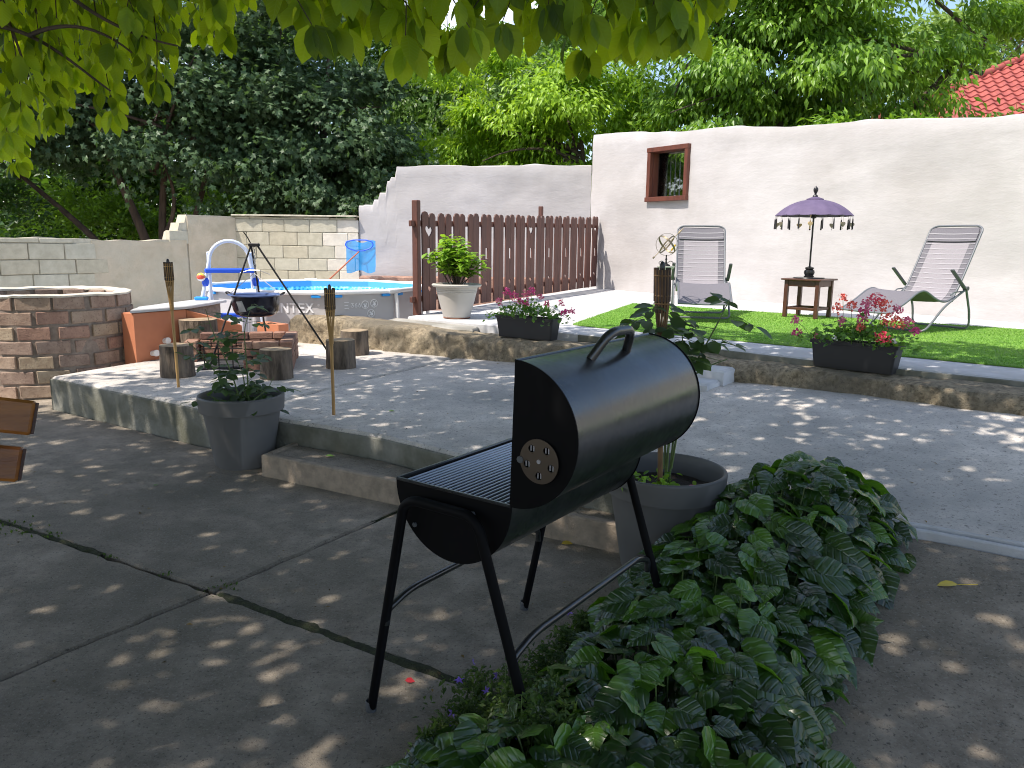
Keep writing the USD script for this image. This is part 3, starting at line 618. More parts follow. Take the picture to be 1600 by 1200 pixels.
# ------------------------------------------------------------------ the long white wall
WA, WB = np.array([1.92, 16.19]), np.array([6.53, 9.80]); wd = unit(WB - WA); wn = np.array([wd[1], -wd[0]]); wn = wn if wn @ -WA > 0 else -wn
W0 = WA - wd * 0.51       # where the wall bends
garden_wall = Thing('garden_wall', (*W0, 0), label='long whitewashed plaster wall with a stepped top and one small window', cat='wall')
def plaster(s0, s1, org, d, n, top, z0, thick, seed, holes=(), ds=0.12):
    S = set(np.round(np.arange(s0, s1, ds), 3)) | {s1}; Z = set(np.round(np.linspace(0, 1, 26), 4))
    S = np.array(sorted(S | {x for h in holes for x in h[:2]}))
    S = S[np.concatenate([[True], np.diff(S) > 1e-4])]
    r = np.random.default_rng(seed); tp = np.array([top(s) for s in S])
    zz = np.linspace(0, 1, 30)
    V = np.zeros((len(S), len(zz) + 4, 3)); H = tp - z0
    for j, t in enumerate(zz):
        z = z0 + t * H
        for h in holes:      # pull rows on to the opening's edges
            m = (S >= h[0] - 1e-3) & (S <= h[1] + 1e-3)
            for e in h[2:]:
                tj = np.clip(np.round((e - z0) / H * (len(zz) - 1)), 0, len(zz) - 1); z = np.where(m & (tj == j), e, z)
        V[:, j] = np.column_stack([org + d * S[:, None], z])
    P2 = V[:, :len(zz)].reshape(-1, 3); w = (meshkit.fbm(P2 * [1.1, 1.1, 1.6], 3, seed) - .5) * .07 + (meshkit.fbm(P2 * 5, 2, seed + 4) - .5) * .006 + (meshkit.fbm(P2 * [.9, .9, 6.0], 3, seed + 9) - .5) * .018
    edge = np.tile(np.minimum(1, (1 - zz) * 9 + .15), len(S))
    P2 = P2 + np.column_stack([n[0] * w * edge, n[1] * w * edge, 0 * w]); P2[:, 2] += np.tile(zz > .99, len(S)) * 0
    V[:, :len(zz)] = P2.reshape(len(S), len(zz), 3)
    V[:, len(zz) - 1] += np.concatenate([-n * .02, [-.004]])
    rnd = (meshkit.noise(np.column_stack([S * 3, S * 0, S * 0]), seed) - .5) * .03
    tz = tp + rnd
    for j, (o, dz) in enumerate(((.07, .012), (thick - .06, .01), (thick, -.03), (thick, None))):
        V[:, len(zz) + j] = np.column_stack([org + d * S[:, None] - n * o, (np.full(len(S), z0) if dz is None else tz + dz)])
    nx, ny = V.shape[:2]; f = gridf(nx, ny); c = V.reshape(-1, 3)[f].mean(1); keep = np.ones(len(f), bool)
    for h in holes:
        s = (c[:, :2] - org) @ d; nd = (c[:, :2] - org) @ n
        keep &= ~((s > h[0]) & (s < h[1]) & (c[:, 2] > h[2]) & (c[:, 2] < h[3]))
    v = V.reshape(-1, 3); f = f[keep]
    # end caps
    ends = []
    for i in (0, nx - 1):
        ring = np.arange(i * ny, (i + 1) * ny); cc = len(v) + len(ends)
        ends.append(v[ring].mean(0)); f = np.vstack([f, np.stack([np.full(ny, cc), ring, np.roll(ring, -1)], 1)])
    v = np.vstack([v, ends]); 
    return v, f
S_ = lambda p: float((np.array(p) - W0) @ wd)
wL, wR = S_((2.58, 15.27)), S_((3.18, 14.44)); wz0, wz1 = 2.36, 3.36
hole = (round(wL + .07, 3), round(wR - .07, 3), wz0 + .08, wz1 - .08)
topR = lambda s: 3.78 + (3.20 - 3.78) * min(s, 9.5) / 8.2 + .02 * math.sin(s * 2.3)
garden_wall.part('plaster', plaster(0.0, 20.0, W0, wd, wn, topR, 0.3, 0.42, 3, [hole]), 'plaster_white', 40, world=True)
L0 = np.array([-3.25, 16.46]); ld = unit(W0 - L0); ln = np.array([ld[1], -ld[0]]); LW = float(np.linalg.norm(W0 - L0))
def topL(s):
    x = -3.25 + s
    for lim, z in ((-3.13, 2.27), (-2.93, 2.29), (-2.83, 2.40), (-2.66, 2.54), (-2.60, 2.78), (-2.46, 2.86)):
        if x < lim: return z
    return 3.09 + .02 * (x + 2.4) + .014 * math.sin(x * 3)
garden_wall.part('plaster', plaster(0.0, LW - .012, L0, ld, ln, topL, 0.1, 0.42, 9, ds=0.04), 'plaster_white', 40, world=True)
# window: a brown frame, its reveal, the pane
wc = np.array([*(W0 + wd * (wL + wR) / 2), (wz0 + wz1) / 2]); WW, WH = wR - wL, wz1 - wz0
Rw = np.column_stack([[*wd, 0], [*(-wn), 0], [0, 0, 1.0]])     # local x along the wall, y into it
win = node(garden_wall.path, 'window')
def wbox(c, s): return cbox(wc + Rw @ np.array(c, float), s, Rw, 0.006)
fw = .085
fr = MB(); fr.add(*wbox((-WW / 2 + fw / 2, -.02, 0), (fw, .09, WH - 2 * fw))); fr.add(*wbox((WW / 2 - fw / 2, -.022, 0), (fw, .094, WH - 2 * fw)))
garden_wall.part('frame', fr, 'window_wood', under=win, world=True)
garden_wall.part('lintel', wbox((0, -.024, WH / 2 - fw / 2), (WW + .01, .10, fw)), 'window_wood', under=win, world=True)
garden_wall.part('sill', wbox((0, -.03, -WH / 2 + fw / 2), (WW + .012, .12, fw)), 'window_wood', under=win, world=True)
rv = MB(); iw, ih = WW - 2 * fw, WH - 2 * fw
rv.add(*wbox((-iw / 2 - .012, .14, 0), (.03, .22, ih))); rv.add(*wbox((iw / 2 + .012, .14, 0), (.03, .22, ih))); rv.add(*wbox((0, .14, ih / 2 + .012), (iw + .06, .22, .03))); rv.add(*wbox((0, .14, -ih / 2 - .012), (iw + .06, .22, .03)))
garden_wall.part('reveal', rv, 'window_wood', under=win, world=True)
rv = MB(); rv.add(*wbox((-iw / 2 - .02, .335, 0), (.05, .16, ih + .05))); rv.add(*wbox((iw / 2 + .02, .335, 0), (.05, .16, ih + .05))); rv.add(*wbox((0, .335, ih / 2 + .02), (iw + .1, .16, .05))); rv.add(*wbox((0, .335, -ih / 2 - .02), (iw + .1, .16, .05)))
garden_wall.part('plaster_reveal', rv, 'wall_lime', under=win, world=True)
garden_wall.part('pane', wbox((0, .16, 0), (iw, .006, ih)), 'pane_glass', under=win, world=True)

# low orange footing at the bottom of the white wall, behind the pool
ft = slab(rough_line([(-3.2, 16.06), (-1.0, 16.10), (1.2, 16.22), (1.2, 16.44), (-3.2, 16.40)], .1, .012, 2), 0.1, .84, .03)
solo('wall_footing', ft, 'brick_e', label='low rough orange footing along the white wall behind the pool', cat='footing')

# ------------------------------------------------------------------ old block walls
def block_wall(th, org, d, n, s0, s1, z0, top, rows_h, len_, seed, mats, lime=None, skip=None, joint='wall_joint', thick=.3):
    r = np.random.default_rng(seed)
    z = z0; row = 0
    while True:
        h = rows_h * (1 + r.normal() * .03); s = s0 - (len_ / 2 if row % 2 else 0) - r.random() * .1
        any_ = False
        while s < s1:
            L = len_ * (1 + r.normal() * .06); a, b = max(s, s0), min(s + L, s1); s += L
            if b - a < .06: continue
            zt = min(z + h, top((a + b) / 2) - .004)
            if zt - z < .05: continue
            any_ = True
            m = ((a + b) / 2, (z + zt) / 2)
            if skip and skip(*m): continue
            c = np.array([*(org + d * m[0] - n * (.06 - r.random() * .010)), m[1]])
            Rb = np.column_stack([[*d, 0], [*(-n), 0], [0, 0, 1.0]]) @ rotz(r.normal() * .006) @ roty(r.normal() * .006)
            v, f = cbox((0, 0, 0), (b - a - .008, .16, zt - z - .008), None, .010)
            v = v + (meshkit.noise(v * 31 + seed + s, 1) - .5)[:, None] * .012
            mm = mats[r.integers(len(mats))]
            if lime and lime(*m): mm = 'wall_lime'
            th.part('block', (v @ Rb.T + c, f), mm, world=True)
        z += h; row += 1
        if not any_: break
bm = ['wall_block_a', 'wall_block_b', 'wall_block_c']
def core(org, d, n, s0, s1, z0, top, thick, off=.03, ds=.12, amp=.02, seed=1):
    S = np.arange(s0, s1 + 1e-6, ds); tp = np.array([top(s) for s in S])
    zz = np.linspace(0, 1, 14); V = np.zeros((len(S), len(zz) + 2, 3))
    for j, t in enumerate(zz): V[:, j] = np.column_stack([org + d * S[:, None] - n * off, z0 + t * (tp - z0)])
    q = V[:, :len(zz)].reshape(-1, 3); w = (meshkit.fbm(q * 2.3, 4, seed) - .5) * amp; q = q + np.column_stack([n[0] * w, n[1] * w, w * 0]); V[:, :len(zz)] = q.reshape(len(S), len(zz), 3)
    V[:, len(zz)] = np.column_stack([org + d * S[:, None] - n * thick, tp]); V[:, len(zz) + 1] = np.column_stack([org + d * S[:, None] - n * thick, np.full(len(S), z0)])
    v, f = V.reshape(-1, 3), gridf(*V.shape[:2]); ny = V.shape[1]; ends = []
    for i in (0, len(S) - 1):
        ring = np.arange(i * ny, (i + 1) * ny); f = np.vstack([f, np.stack([np.full(ny, len(v) + len(ends)), ring, np.roll(ring, -1)], 1)]); ends.append(v[ring].mean(0))
    return np.vstack([v, ends]), f
B0 = np.array([-5.86, 16.45]); bd = np.array([1.0, 0.0]); bn = np.array([0, -1.0])
bw = Thing('block_wall', (-4.5, 16.45, 0.1), label='old grey block wall between the plastered corner and the white wall', cat='wall')
topB = lambda s: 2.03 + .012 * math.sin(s * 5)
bw.part('core', core(B0, bd, bn, 0, 2.62, .1, topB, .3, off=.004, seed=5), 'wall_joint', 40, world=True)
block_wall(bw, B0, bd, bn, 0.02, 2.60, 0.14, topB, .268, .56, 4, bm, lime=lambda s, z: s > 1.98)
cap_ = slab(rough_line([(-5.9, 16.36), (-3.3, 16.36), (-3.3, 16.78), (-5.9, 16.78)], .1, .01, 6), 2.045, 2.075, .008)
bw.part('coping', cap_, 'wall_joint', world=True)
ld2 = unit(np.array([-3.2, -3.85])); ln2 = np.array([-ld2[1], ld2[0]]); ln2 = ln2 if ln2 @ np.array([1, -1]) > 0 else -ln2
lw = Thing('plastered_wall', (*B0, 0.1), label='low weathered wall at the left with patches of plaster over old blocks', cat='wall')
def topW(s):
    if s < 1.10: return 2.03
    if s < 1.24: return 1.87
    if s < 1.40: return 1.70
    return 1.53 + .018 * math.sin(s * 2.1) + .010 * math.sin(s * 9)
lw.part('core', core(B0, ld2, ln2, 0, 7.0, .1, topW, .35, off=.004, ds=.05, seed=7), 'wall_joint', 40, world=True)
isblock = lambda s, z: s > 2.75 + .25 * math.sin(z * 9) or (s > 1.05 and z > 1.42 and s < 1.5)
block_wall(lw, B0, ld2, ln2, 0.02, 6.9, 0.14, topW, .262, .58, 14, bm, skip=lambda s, z: not isblock(s, z))
lw.part('render_coat', core(B0, ld2, ln2, 0, 1.08, .1, lambda s: 2.0, .2, off=-.03, ds=.05, amp=.035, seed=12), 'plaster_old', 40, world=True)
lw.part('render_coat', core(B0, ld2, ln2, 1.085, 2.9, .1, lambda s: 1.50 if s > 1.4 else 1.53, .2, off=-.022, ds=.05, amp=.045, seed=13), 'plaster_old', 40, world=True)

# ------------------------------------------------------------------ terracotta retaining walls and ledge by the pool
rw = Thing('retaining_wall', (-3.75, 8.0, P), label='terracotta painted retaining wall with a white ledge beside the brick well', cat='wall')
A0, A1, A2 = np.array([-3.86, 7.80]), np.array([-3.56, 8.36]), np.array([-3.05, 8.62])
rw.part('painted_face', slab([A0, A1, A1 + (-.17, .10), A0 + (-.17, .10)], 0.0, .80, .006), 'terracotta_paint', world=True)
# lower wing that slopes down towards the fire pit
def wing(a, b, za, zb, w):
    d = unit(b - a); n = np.array([-d[1], d[0]]) * w
    p = [a, b, b + n, a + n]; zt = [za, zb, zb, za]
    v = np.array([[*q, 0.2] for q in p] + [[*q, z] for q, z in zip(p, zt)]); f = [[0, 1, 5, 4], [1, 2, 6, 5], [2, 3, 7, 6], [3, 0, 4, 7], [4, 5, 6, 7]]
    return v, np.array(f)
rw.part('painted_wing', wing(A1 + (.004, 0), A2, .79, .60, .16), 'terracotta_paint', world=True)
rw.part('painted_wing', wing(A2 + (.004, .5), np.array([-2.74, 8.95]), .585, .575, .16), 'terracotta_paint', world=True)
ledge = [A0 + (-.02, -.02), A1 + (.015, -.01), (-3.50, 8.8), (-3.46, 9.30), (-3.84, 9.30), (-3.93, 8.75), (-4.0, 8.2)]
rw.part('ledge', slab(rough_line(ledge, .12, .006, 8), .804, .835, .008), 'concrete_white', world=True)
rw.part('ledge_fill', slab([(-3.58, 8.5), (-3.52, 9.25), (-3.80, 9.25), (-3.90, 8.7), (-3.92, 8.0)], .1, .803, .004), 'mortar', world=True)
for k, (x, y, z, L) in enumerate(((-3.69, 8.10, .485, .05), (-3.765, 7.96, .37, .065))):
    d = unit(np.array([.88, -.473, .12])); p0 = np.array([x, y, z])
    m = MB(); m.tube([p0 - d * .05, p0 + d * L], .028, 14); m.tube([p0 + d * (L - .02), p0 + d * (L + .002)], .034, 14)
    solo('drain_pipe', m, 'pipe_white', 40, label=('short white drain pipe stub, the upper one in the terracotta wall', 'short white drain pipe stub, the lower one beside the stump')[k], cat='pipe', group='drain pipe stubs', base=p0)
# ------------------------------------------------------------------ brick well
def brick(L, W, H, seed, bev=.006, amp=.013):
    v, f = cbox((0, 0, 0), (L, W, H), None, bev); return v + (meshkit.noise(v * 23 + seed * 7.3, seed) - .5)[:, None] * amp * np.sign(v), f
WC, WR = np.array([-4.86, 8.06]), 0.78
well = Thing('brick_well', (*WC, 0), label='round brick well ring with a pale mortar rim at the left', cat='well')
r = np.random.default_rng(5); NB, HC = 15, .141
for row in range(7):
    a0 = .5 * (row % 2) + r.random() * .12
    rr_ = WR + .035 * (1 - row / 6)
    for k in range(NB):
        a = (k + a0) * 2 * PI / NB + r.normal() * .012; L = 2 * PI * rr_ / NB * (.86 + r.normal() * .03)
        z = row * HC + HC / 2 + .004 + r.normal() * .003; o = rr_ - .075 + r.normal() * .006
        v, f = brick(L, .15, HC - .022, row * 40 + k)
        # follow the ring's curve
        ang = v[:, 0] / rr_; rad = o + v[:, 1]
        ph = a + ang
        w = np.column_stack([rad * np.cos(ph), rad * np.sin(ph), z + v[:, 2]])
        n = np.cross(w[f[:, 1]] - w[f[:, 0]], w[f[:, 2]] - w[f[:, 0]]); 
        well.part('brick', (w, f[:, ::-1]), 'brick_' + 'abcdcbae'[r.integers(8)])
well.part('mortar_core', lathe([(WR + .035 - .022, 0), (WR + .035 - .022, .02), (WR - .018, 7 * HC - .01), (WR - .13, 7 * HC - .01), (WR - .13, 0)], 60), 'mortar')
pr = [(WR - .15, 7 * HC - .006)]
top = lathe([(WR + .002, 7 * HC - .008), (WR + .006, 7 * HC + .010), (WR - .03, 7 * HC + .022), (WR - .10, 7 * HC + .020), (WR - .145, 7 * HC + .006), (WR - .145, 7 * HC - .012)], 80)
tv = top[0].copy(); tv[:, 2] += (meshkit.fbm(tv * 8, 3, 2) - .5) * .03
well.part('mortar_rim', (tv, top[1]), 'wall_lime', 40)
well.part('soil_fill', lathe([(WR - .12, .5), (0.001, .53)], 40), 'soil')

# ------------------------------------------------------------------ fire pit of loose bricks
pit = Thing('fire_pit', (-2.6, 7.9, P), label='square open fire pit stacked from loose dark red bricks', cat='fire pit')
FR, BR = np.array([-2.14, 7.40]), np.array([-2.34, 8.32])
v1 = unit(BR - FR); u1 = np.array([-v1[1], v1[0]])          # v back, u to the left
r = np.random.default_rng(12); bh, bl, bw_ = .071, .25, .12
def course(o, d, nrm, length, rows, first=0):
    for row in range(rows):
        s = -(bl / 2) * ((row + first) % 2); 
        while s < length - .03:
            a, b = max(s, 0), min(s + bl, length); s += bl
            if b - a < .05: continue
            c = o + d * (a + b) / 2 + nrm * (bw_ / 2 + r.normal() * .004)
            v, f = brick(b - a - .006, bw_, bh - .005, r.integers(999), .007, .007)
            pit.part('brick', (v @ np.column_stack([[*d, 0], [*nrm, 0], [0, 0, 1.0]]).T + [*c, P + row * bh + bh / 2], f), 'pit_brick_' + 'abbca'[r.integers(5)], world=True)
course(FR, v1, u1, .93, 4)
course(FR + u1 * (bw_ + .004), u1, v1, .34, 4, 1)
course(BR + u1 * (bw_ + .004), u1, -v1, .86, 4, 0)
course(BR + u1 * 1.0, -v1, u1, .26, 3, 1)
rk = MB()
g0 = FR + u1 * .42 + v1 * .1
for i in range(4):
    z = P + .10 + i * .055
    rk.tube([[*(g0 + v1 * .02), z], [*(g0 + v1 * .02 + u1 * .45), z]], .006, 6)
for i in range(4):
    q = g0 + v1 * .02 + u1 * (.02 + .13 * i); rk.tube([[*q, P + .005], [*q, P + .275]], .006, 6)
solo('fire_grate', rk, 'iron_black', label='black iron grate standing in the fire pit opening', cat='grate', base=[*g0, P])
ashv = slab(rough_line([FR + u1 * .14 + v1 * .14, FR + u1 * .9 + v1 * .14, FR + u1 * .9 + v1 * .78, FR + u1 * .14 + v1 * .78], .08, .02, 3), P - .01, P + .02, .01)
pit.part('ash_bed', ashv, 'ash', world=True)
for k, (x, y, a, L, lab) in enumerate(((-2.86, 7.30, .25, .34, 'split log lying in front of the fire pit, the nearer one'), (-2.72, 7.42, -.2, .30, 'split log lying against the fire pit bricks, the farther one'))):
    v, f = cbox((0, 0, .035), (L, .085, .07), None, .018); v = v + (meshkit.noise(v * 19, k) - .5)[:, None] * .02
    solo('firewood_log', (v @ rotz(a).T, f), 'firewood', 30, label=lab, cat='log', group='split logs by the fire pit', base=[x, y, P])

# tripod with its cooking pot
TA = np.array([-2.63, 7.9, 1.50])
tri = Thing('tripod', (*TA[:2], P), label='black iron tripod standing over the fire pit with a hanging chain', cat='tripod')
for q in ((-1.78, 7.72), (-2.98, 7.45), (-2.80, 8.75)):
    tri.part('leg', tube([TA + [(.03 if q[0] > -2.6 else -.03), 0, 0], [*q, P]], .010, 8), 'iron_black', 40, world=True)
m = MB(); m.box(TA + [0, 0, .0], (.11, .05, .035), None, .008); tri.part('head', m, 'iron_black', world=True)
m = MB(); m.tube([TA + [-.03, 0, .01], TA + [-.06, 0, .07], TA + [-.10, 0, .13]], .006, 6); tri.part('hook', m, 'iron_black', 40, world=True)
pc = np.array([-2.58, 7.72, .80]); 
m = MB(); 
def chain(m, a, b, k, rad=.010):
    for i in range(k):
        c = np.array(a) + (np.array(b) - a) * (i + .5) / k; t = np.linspace(0, 2 * PI, 9)
        L = np.linalg.norm(np.array(b) - a) / k * .66
        d = unit(np.array(b) - a); s = np.array([math.cos(i * PI / 2), math.sin(i * PI / 2), 0])
        m.tube([c + d * L * math.cos(x) + s * rad * math.sin(x) for x in t], .0028, 4, False)
chain(m, TA + [0, 0, -.02], [TA[0], TA[1], TA[2] - .28], 9)
tri.part('chain', m, 'chain_steel', world=True)
m = MB()
jn = np.array([TA[0] + .02, TA[1] - .1, 1.22])
ears = [pc + [.262, 0, .215], pc + [-.262, 0, .215]]
for e in ears: m.tube([jn, e], .0035, 5)
m.tube([jn + [-.14, 0, -.0], jn + [-.05, 0, .03], jn + [.06, 0, .03], jn + [.16, 0, -.01]], .004, 5)
tri.part('hanger', m, 'chain_steel', world=True)
pot = Thing('cooking_pot', pc, label='black enamel cooking pot with a blue rim hanging from the tripod', cat='pot')
pot.part('body', lathe([(.001, 0), (.15, .0), (.195, .02), (.218, .06), (.228, .12), (.232, .195), (.232, .20)], 48), 'enamel_black', 50)
pot.part('rim', lathe([(.226, .196), (.262, .206), (.268, .213), (.262, .218), (.226, .210), (.222, .2), (.215, .06), (.18, .014), (.001, .012)], 48), 'enamel_blue', 50)
for s in (-1, 1):
    pot.part('ear', tube(bend([(s * .258, -.04, .212), (s * .285, -.04, .235), (s * .285, .04, .235), (s * .258, .04, .212)], .02), .007, 7), 'iron_black', 40)
ph = -PI / 2 - .38; pts = [(ph - .20, .155), (ph + .12, .165), (ph + .30, .06), (ph - .02, .055)]
v = np.array([[(.2335 - .05 * max(0, (.1 - z)) ) * math.cos(t), (.2335 - .05 * max(0, (.1 - z))) * math.sin(t), z] for t, z in pts]); ctr = v.mean(0); ctr[:2] *= 1.02
pot.part('label_sticker', (np.vstack([v, ctr]), np.array([[0, 1, 4], [1, 2, 4], [2, 3, 4], [3, 0, 4]])), 'label_grey')

# stumps
def stump(x, y, rad, h, seed, lab):
    n, k = 40, 12; a = np.arange(n) * 2 * PI / n; z = np.linspace(0, h, k); V = []
    for zz in z:
        q = np.column_stack([np.cos(a), np.sin(a), np.full(n, zz)]); rr = rad * (1 + .10 * (meshkit.fbm(q * [1.6, 1.6, 2.2] + seed, 3, seed) - .5) + .10 * (meshkit.fbm(q * [9, 9, 4] + seed, 3, seed + 1) - .5)) * (1.05 - .05 * zz / h)
        V.append(np.column_stack([rr * q[:, 0], rr * q[:, 1], q[:, 2]]))
    V = np.array(V).reshape(-1, 3); i, j = np.meshgrid(np.arange(k - 1), np.arange(n), indexing='ij')
    f = np.stack([i * n + j, i * n + (j + 1) % n, (i + 1) * n + (j + 1) % n, (i + 1) * n + j], -1).reshape(-1, 4)
    t = Thing('log_stump', (x, y, P), 0, lab, 'stump', 'log stumps around the fire pit')
    t.part('bark', (V, f), 'bark_stump', 40)
    ring = V[-n:].copy(); top = [ring * [.985, .985, 1] + [0, 0, .002], ring * [.6, .6, 1] + [0, 0, .006], ring * [.25, .25, 1] + [0, 0, .004]]
    tv = np.vstack([ring, *top, [[0, 0, h + .004]]]); tv[n:, 2] += (meshkit.noise(tv[n:] * 14, seed) - .5) * .010
    i, j = np.meshgrid(np.arange(3), np.arange(n), indexing='ij'); q = np.stack([i * n + j, i * n + (j + 1) % n, (i + 1) * n + (j + 1) % n, (i + 1) * n + j], -1).reshape(-1, 4)
    j = np.arange(n); f = np.vstack([q[:, [0, 1, 2]], q[:, [0, 2, 3]], np.stack([3 * n + j, 3 * n + (j + 1) % n, np.full(n, 4 * n)], 1)])
    t.part('cut_face', (tv, f), 'cut_wood')
stump(-3.10, 7.02, .142, .29, 1, 'brown log stump behind the left bamboo torch')
stump(-3.40, 8.28, .19, .40, 2, 'dark log stump half hidden by the rose leaves, beside the terracotta wall')
stump(-2.17, 6.98, .143, .27, 3, 'pale cracked log stump in front of the fire pit bricks')
stump(-1.72, 7.62, .140, .28, 4, 'log stump right behind the middle bamboo torch')
stump(-1.77, 8.55, .150, .27, 5, 'farthest log stump, next to the rough stone kerb')

# ------------------------------------------------------------------ bamboo torches
def make_torch(loc, L, lab, lean=(0, 0), wood='bamboo'):
    t = Thing('bamboo_torch', loc, 0, lab, 'torch', 'bamboo torches')
    H = L; k0 = L - .36; lx, ly = lean; at = lambda z: np.array([lx * z, ly * z, z])
    zz = np.concatenate([[0], *[[z - .006, z, z + .006] for z in np.arange(.17, k0, .17)], [k0]])
    rr = np.array([.0135 if (i % 3 == 2) else .0120 for i in range(len(zz))])
    t.part('pole', tube([at(z) for z in zz], rr, 10), wood, 60)
    b = MB(); n = 14
    for i in range(n):
        a = 2 * PI * i / n; c, s = math.cos(a), math.sin(a)
        b.tube([at(k0 - .05) + [.012 * c, .012 * s, 0], at(k0 + .04) + [.016 * c, .016 * s, 0], at(k0 + .20) + [.031 * c, .031 * s, 0], at(k0 + .34) + [.033 * c, .033 * s, 0]], .0042, 5)
    t.part('basket', b, wood)
    t.part('canister', lathe([(.001, k0 + .15), (.026, k0 + .15), (.0285, k0 + .19), (.0295, k0 + .325), (.024, k0 + .335), (.012, k0 + .34), (.001, k0 + .345)], 20, (lx * L, ly * L, 0)), 'bamboo_dark', 40)
    w = MB()
    for z, q in ((k0 + .19, .033), (k0 + .225, .0345), (k0 + .0, .0155), (k0 + .315, .036)):
        a = np.linspace(0, 2 * PI, 21); w.tube([at(z) + [q * math.cos(x), q * math.sin(x), 0] for x in a], .0035, 5, False)
    t.part('binding', w, wood)
    t.part('wick_cap', lathe([(.013, k0 + .338), (.013, k0 + .36), (.008, k0 + .375), (.001, k0 + .378)], 14, (lx * L, ly * L, 0)), 'black_lacquer', 40)
    b = MB(); n = 14
    for i in range(n):
        a = 2 * PI * (i + .5) / n; b.tube([at(k0 + .2) + [.034 * math.cos(a), .034 * math.sin(a), 0], at(k0 + .35) + [.0335 * math.cos(a), .0335 * math.sin(a), 0]], .005, 5)
    t.part('upper_slats', b, 'bamboo_dark')
    return t
make_torch((-2.86, 6.47, P), 1.07, 'bamboo torch farthest left, standing before a log stump', (-.018, 0))
make_torch((-1.30, 5.48, P), .93, 'bamboo torch in the middle of the concrete platform', (-.004, 0))
make_torch((0.70, 3.46, .43), 1.03, 'dark bamboo torch stuck in the grey pot behind the grill', (-.035, 0), 'bamboo_shade')

# ------------------------------------------------------------------ big grey pots
def big_pot(loc, lab):
    t = Thing('flower_pot', loc, 0, lab, 'pot', 'big grey flower pots')
    t.part('body', lathe([(.001, 0), (.185, 0), (.195, .012), (.258, .385), (.262, .392)], 64), 'pot_grey', 50)
    t.part('rim', lathe([(.262, .390), (.281, .390), (.285, .397), (.290, .488), (.287, .497), (.280, .50), (.272, .498), (.267, .488), (.262, .45), (.255, .40)], 64), 'pot_grey', 50)
    t.part('inner_wall', lathe([(.262, .46), (.255, .40), (.247, .36), (.24, .33)], 64)[0:2], 'pot_grey', 50)
    n = 40; a = np.arange(n) * 2 * PI / n; rows = [.258, .2, .13, .06]; V = [np.column_stack([q * np.cos(a), q * np.sin(a), np.full(n, .40)]) for q in rows]
    V = np.vstack([*V, [[0, 0, .42]]]); V[:, 2] += (meshkit.fbm(V * 9 + loc[0], 3, 4) - .5) * .04
    i, j = np.meshgrid(np.arange(3), np.arange(n), indexing='ij'); q = np.stack([i * n + j, i * n + (j + 1) % n, (i + 1) * n + (j + 1) % n, (i + 1) * n + j], -1).reshape(-1, 4); j = np.arange(n)
    t.part('soil', (V, np.vstack([q[:, [0, 1, 2]], q[:, [0, 2, 3]], np.stack([3 * n + j, 3 * n + (j + 1) % n, np.full(n, 4 * n)], 1)])), 'soil')
    return t
PL, PR = np.array([-1.88, 5.23, 0]), np.array([0.74, 3.55, 0])
big_pot(PL, 'big grey flower pot with a rose, at the left end of the step')
big_pot(PR, 'big grey flower pot with a rose, right behind the grill')

# ------------------------------------------------------------------ barrel grill
GA = math.radians(35.3); ga, gc = np.array([math.sin(GA), math.cos(GA), 0]), np.array([math.cos(GA), -math.sin(GA), 0])
GO = np.array([-.46, 2.34, 0])
grill = Thing('barrel_grill', GO, label='black barrel charcoal grill on tube legs with its lid open', cat='grill')
G = lambda l, c, z: GO + ga * l + gc * c + np.array([0, 0, z])
def halfdrum(l0, l1, c0, z0, R, a0, a1, t=.004, n=40, capd=.0):
    """Curved sheet from angle a0 to a1 (0 along +c, 90 deg up), with end caps."""
    a = np.linspace(a0, a1, n); m = MB(); S = []
    for (l, rr) in ((l0, R), (l1, R), (l1, R - t), (l0, R - t)):
        S.append([G(l, c0 + rr * math.cos(x), z0 + rr * math.sin(x)) for x in a])
    V = np.array(S); f = []
    for k in range(4):
        for i in range(n - 1): f.append([k * n + i, k * n + i + 1, ((k + 1) % 4) * n + i + 1, ((k + 1) % 4) * n + i])
    f += [[0, n, 2 * n, 3 * n], [n - 1, 4 * n - 1, 3 * n - 1, 2 * n - 1]]
    return V.reshape(-1, 3), np.array(f)
def endcap(l, c0, z0, R, a0, a1, th, n=40):
    a = np.linspace(a0, a1, n); ring = [(R * math.cos(x), R * math.sin(x)) for x in a]
    v = [G(l, c0 + x, z0 + z) for x, z in ring] + [G(l + th, c0 + x, z0 + z) for x, z in ring]; f = []
    v += [G(l, c0, z0), G(l + th, c0, z0)]
    for i in range(n - 1): f += [[i, i + 1, 2 * n], [n + i + 1, n + i, 2 * n + 1], [i, n + i, n + i + 1], [i, n + i + 1, i + 1]]
    f += [[0, 2 * n, 2 * n + 1], [0, 2 * n + 1, n], [n - 1, 2 * n + 1, 2 * n], [n - 1, 2 * n - 1, 2 * n + 1]]
    return np.array(v), np.array(f)
BL0, BL1, BC, BZ, BR_ = .015, .825, .340, .832, .215
grill.part('bowl', halfdrum(BL0, BL1, BC, BZ, BR_, PI, 2 * PI), 'grill_black', 40, world=True)
for l in (BL0 - .003, BL1 - .001): grill.part('bowl_end', endcap(l, BC, BZ, BR_ + .003, PI, 2 * PI, .004), 'grill_flat', 30, world=True)
m = MB()
for (a, b) in ((G(BL0, BC - BR_, BZ), G(BL1, BC - BR_, BZ)), (G(BL0, BC - BR_, BZ), G(BL0, BC + BR_, BZ)), (G(BL1, BC - BR_, BZ), G(BL1, BC + BR_, BZ))): m.tube([a, b], .0055, 6)
grill.part('bowl_edge', m, 'grill_black', 40, world=True)
gr = node(grill.path, 'grate')
k = 22
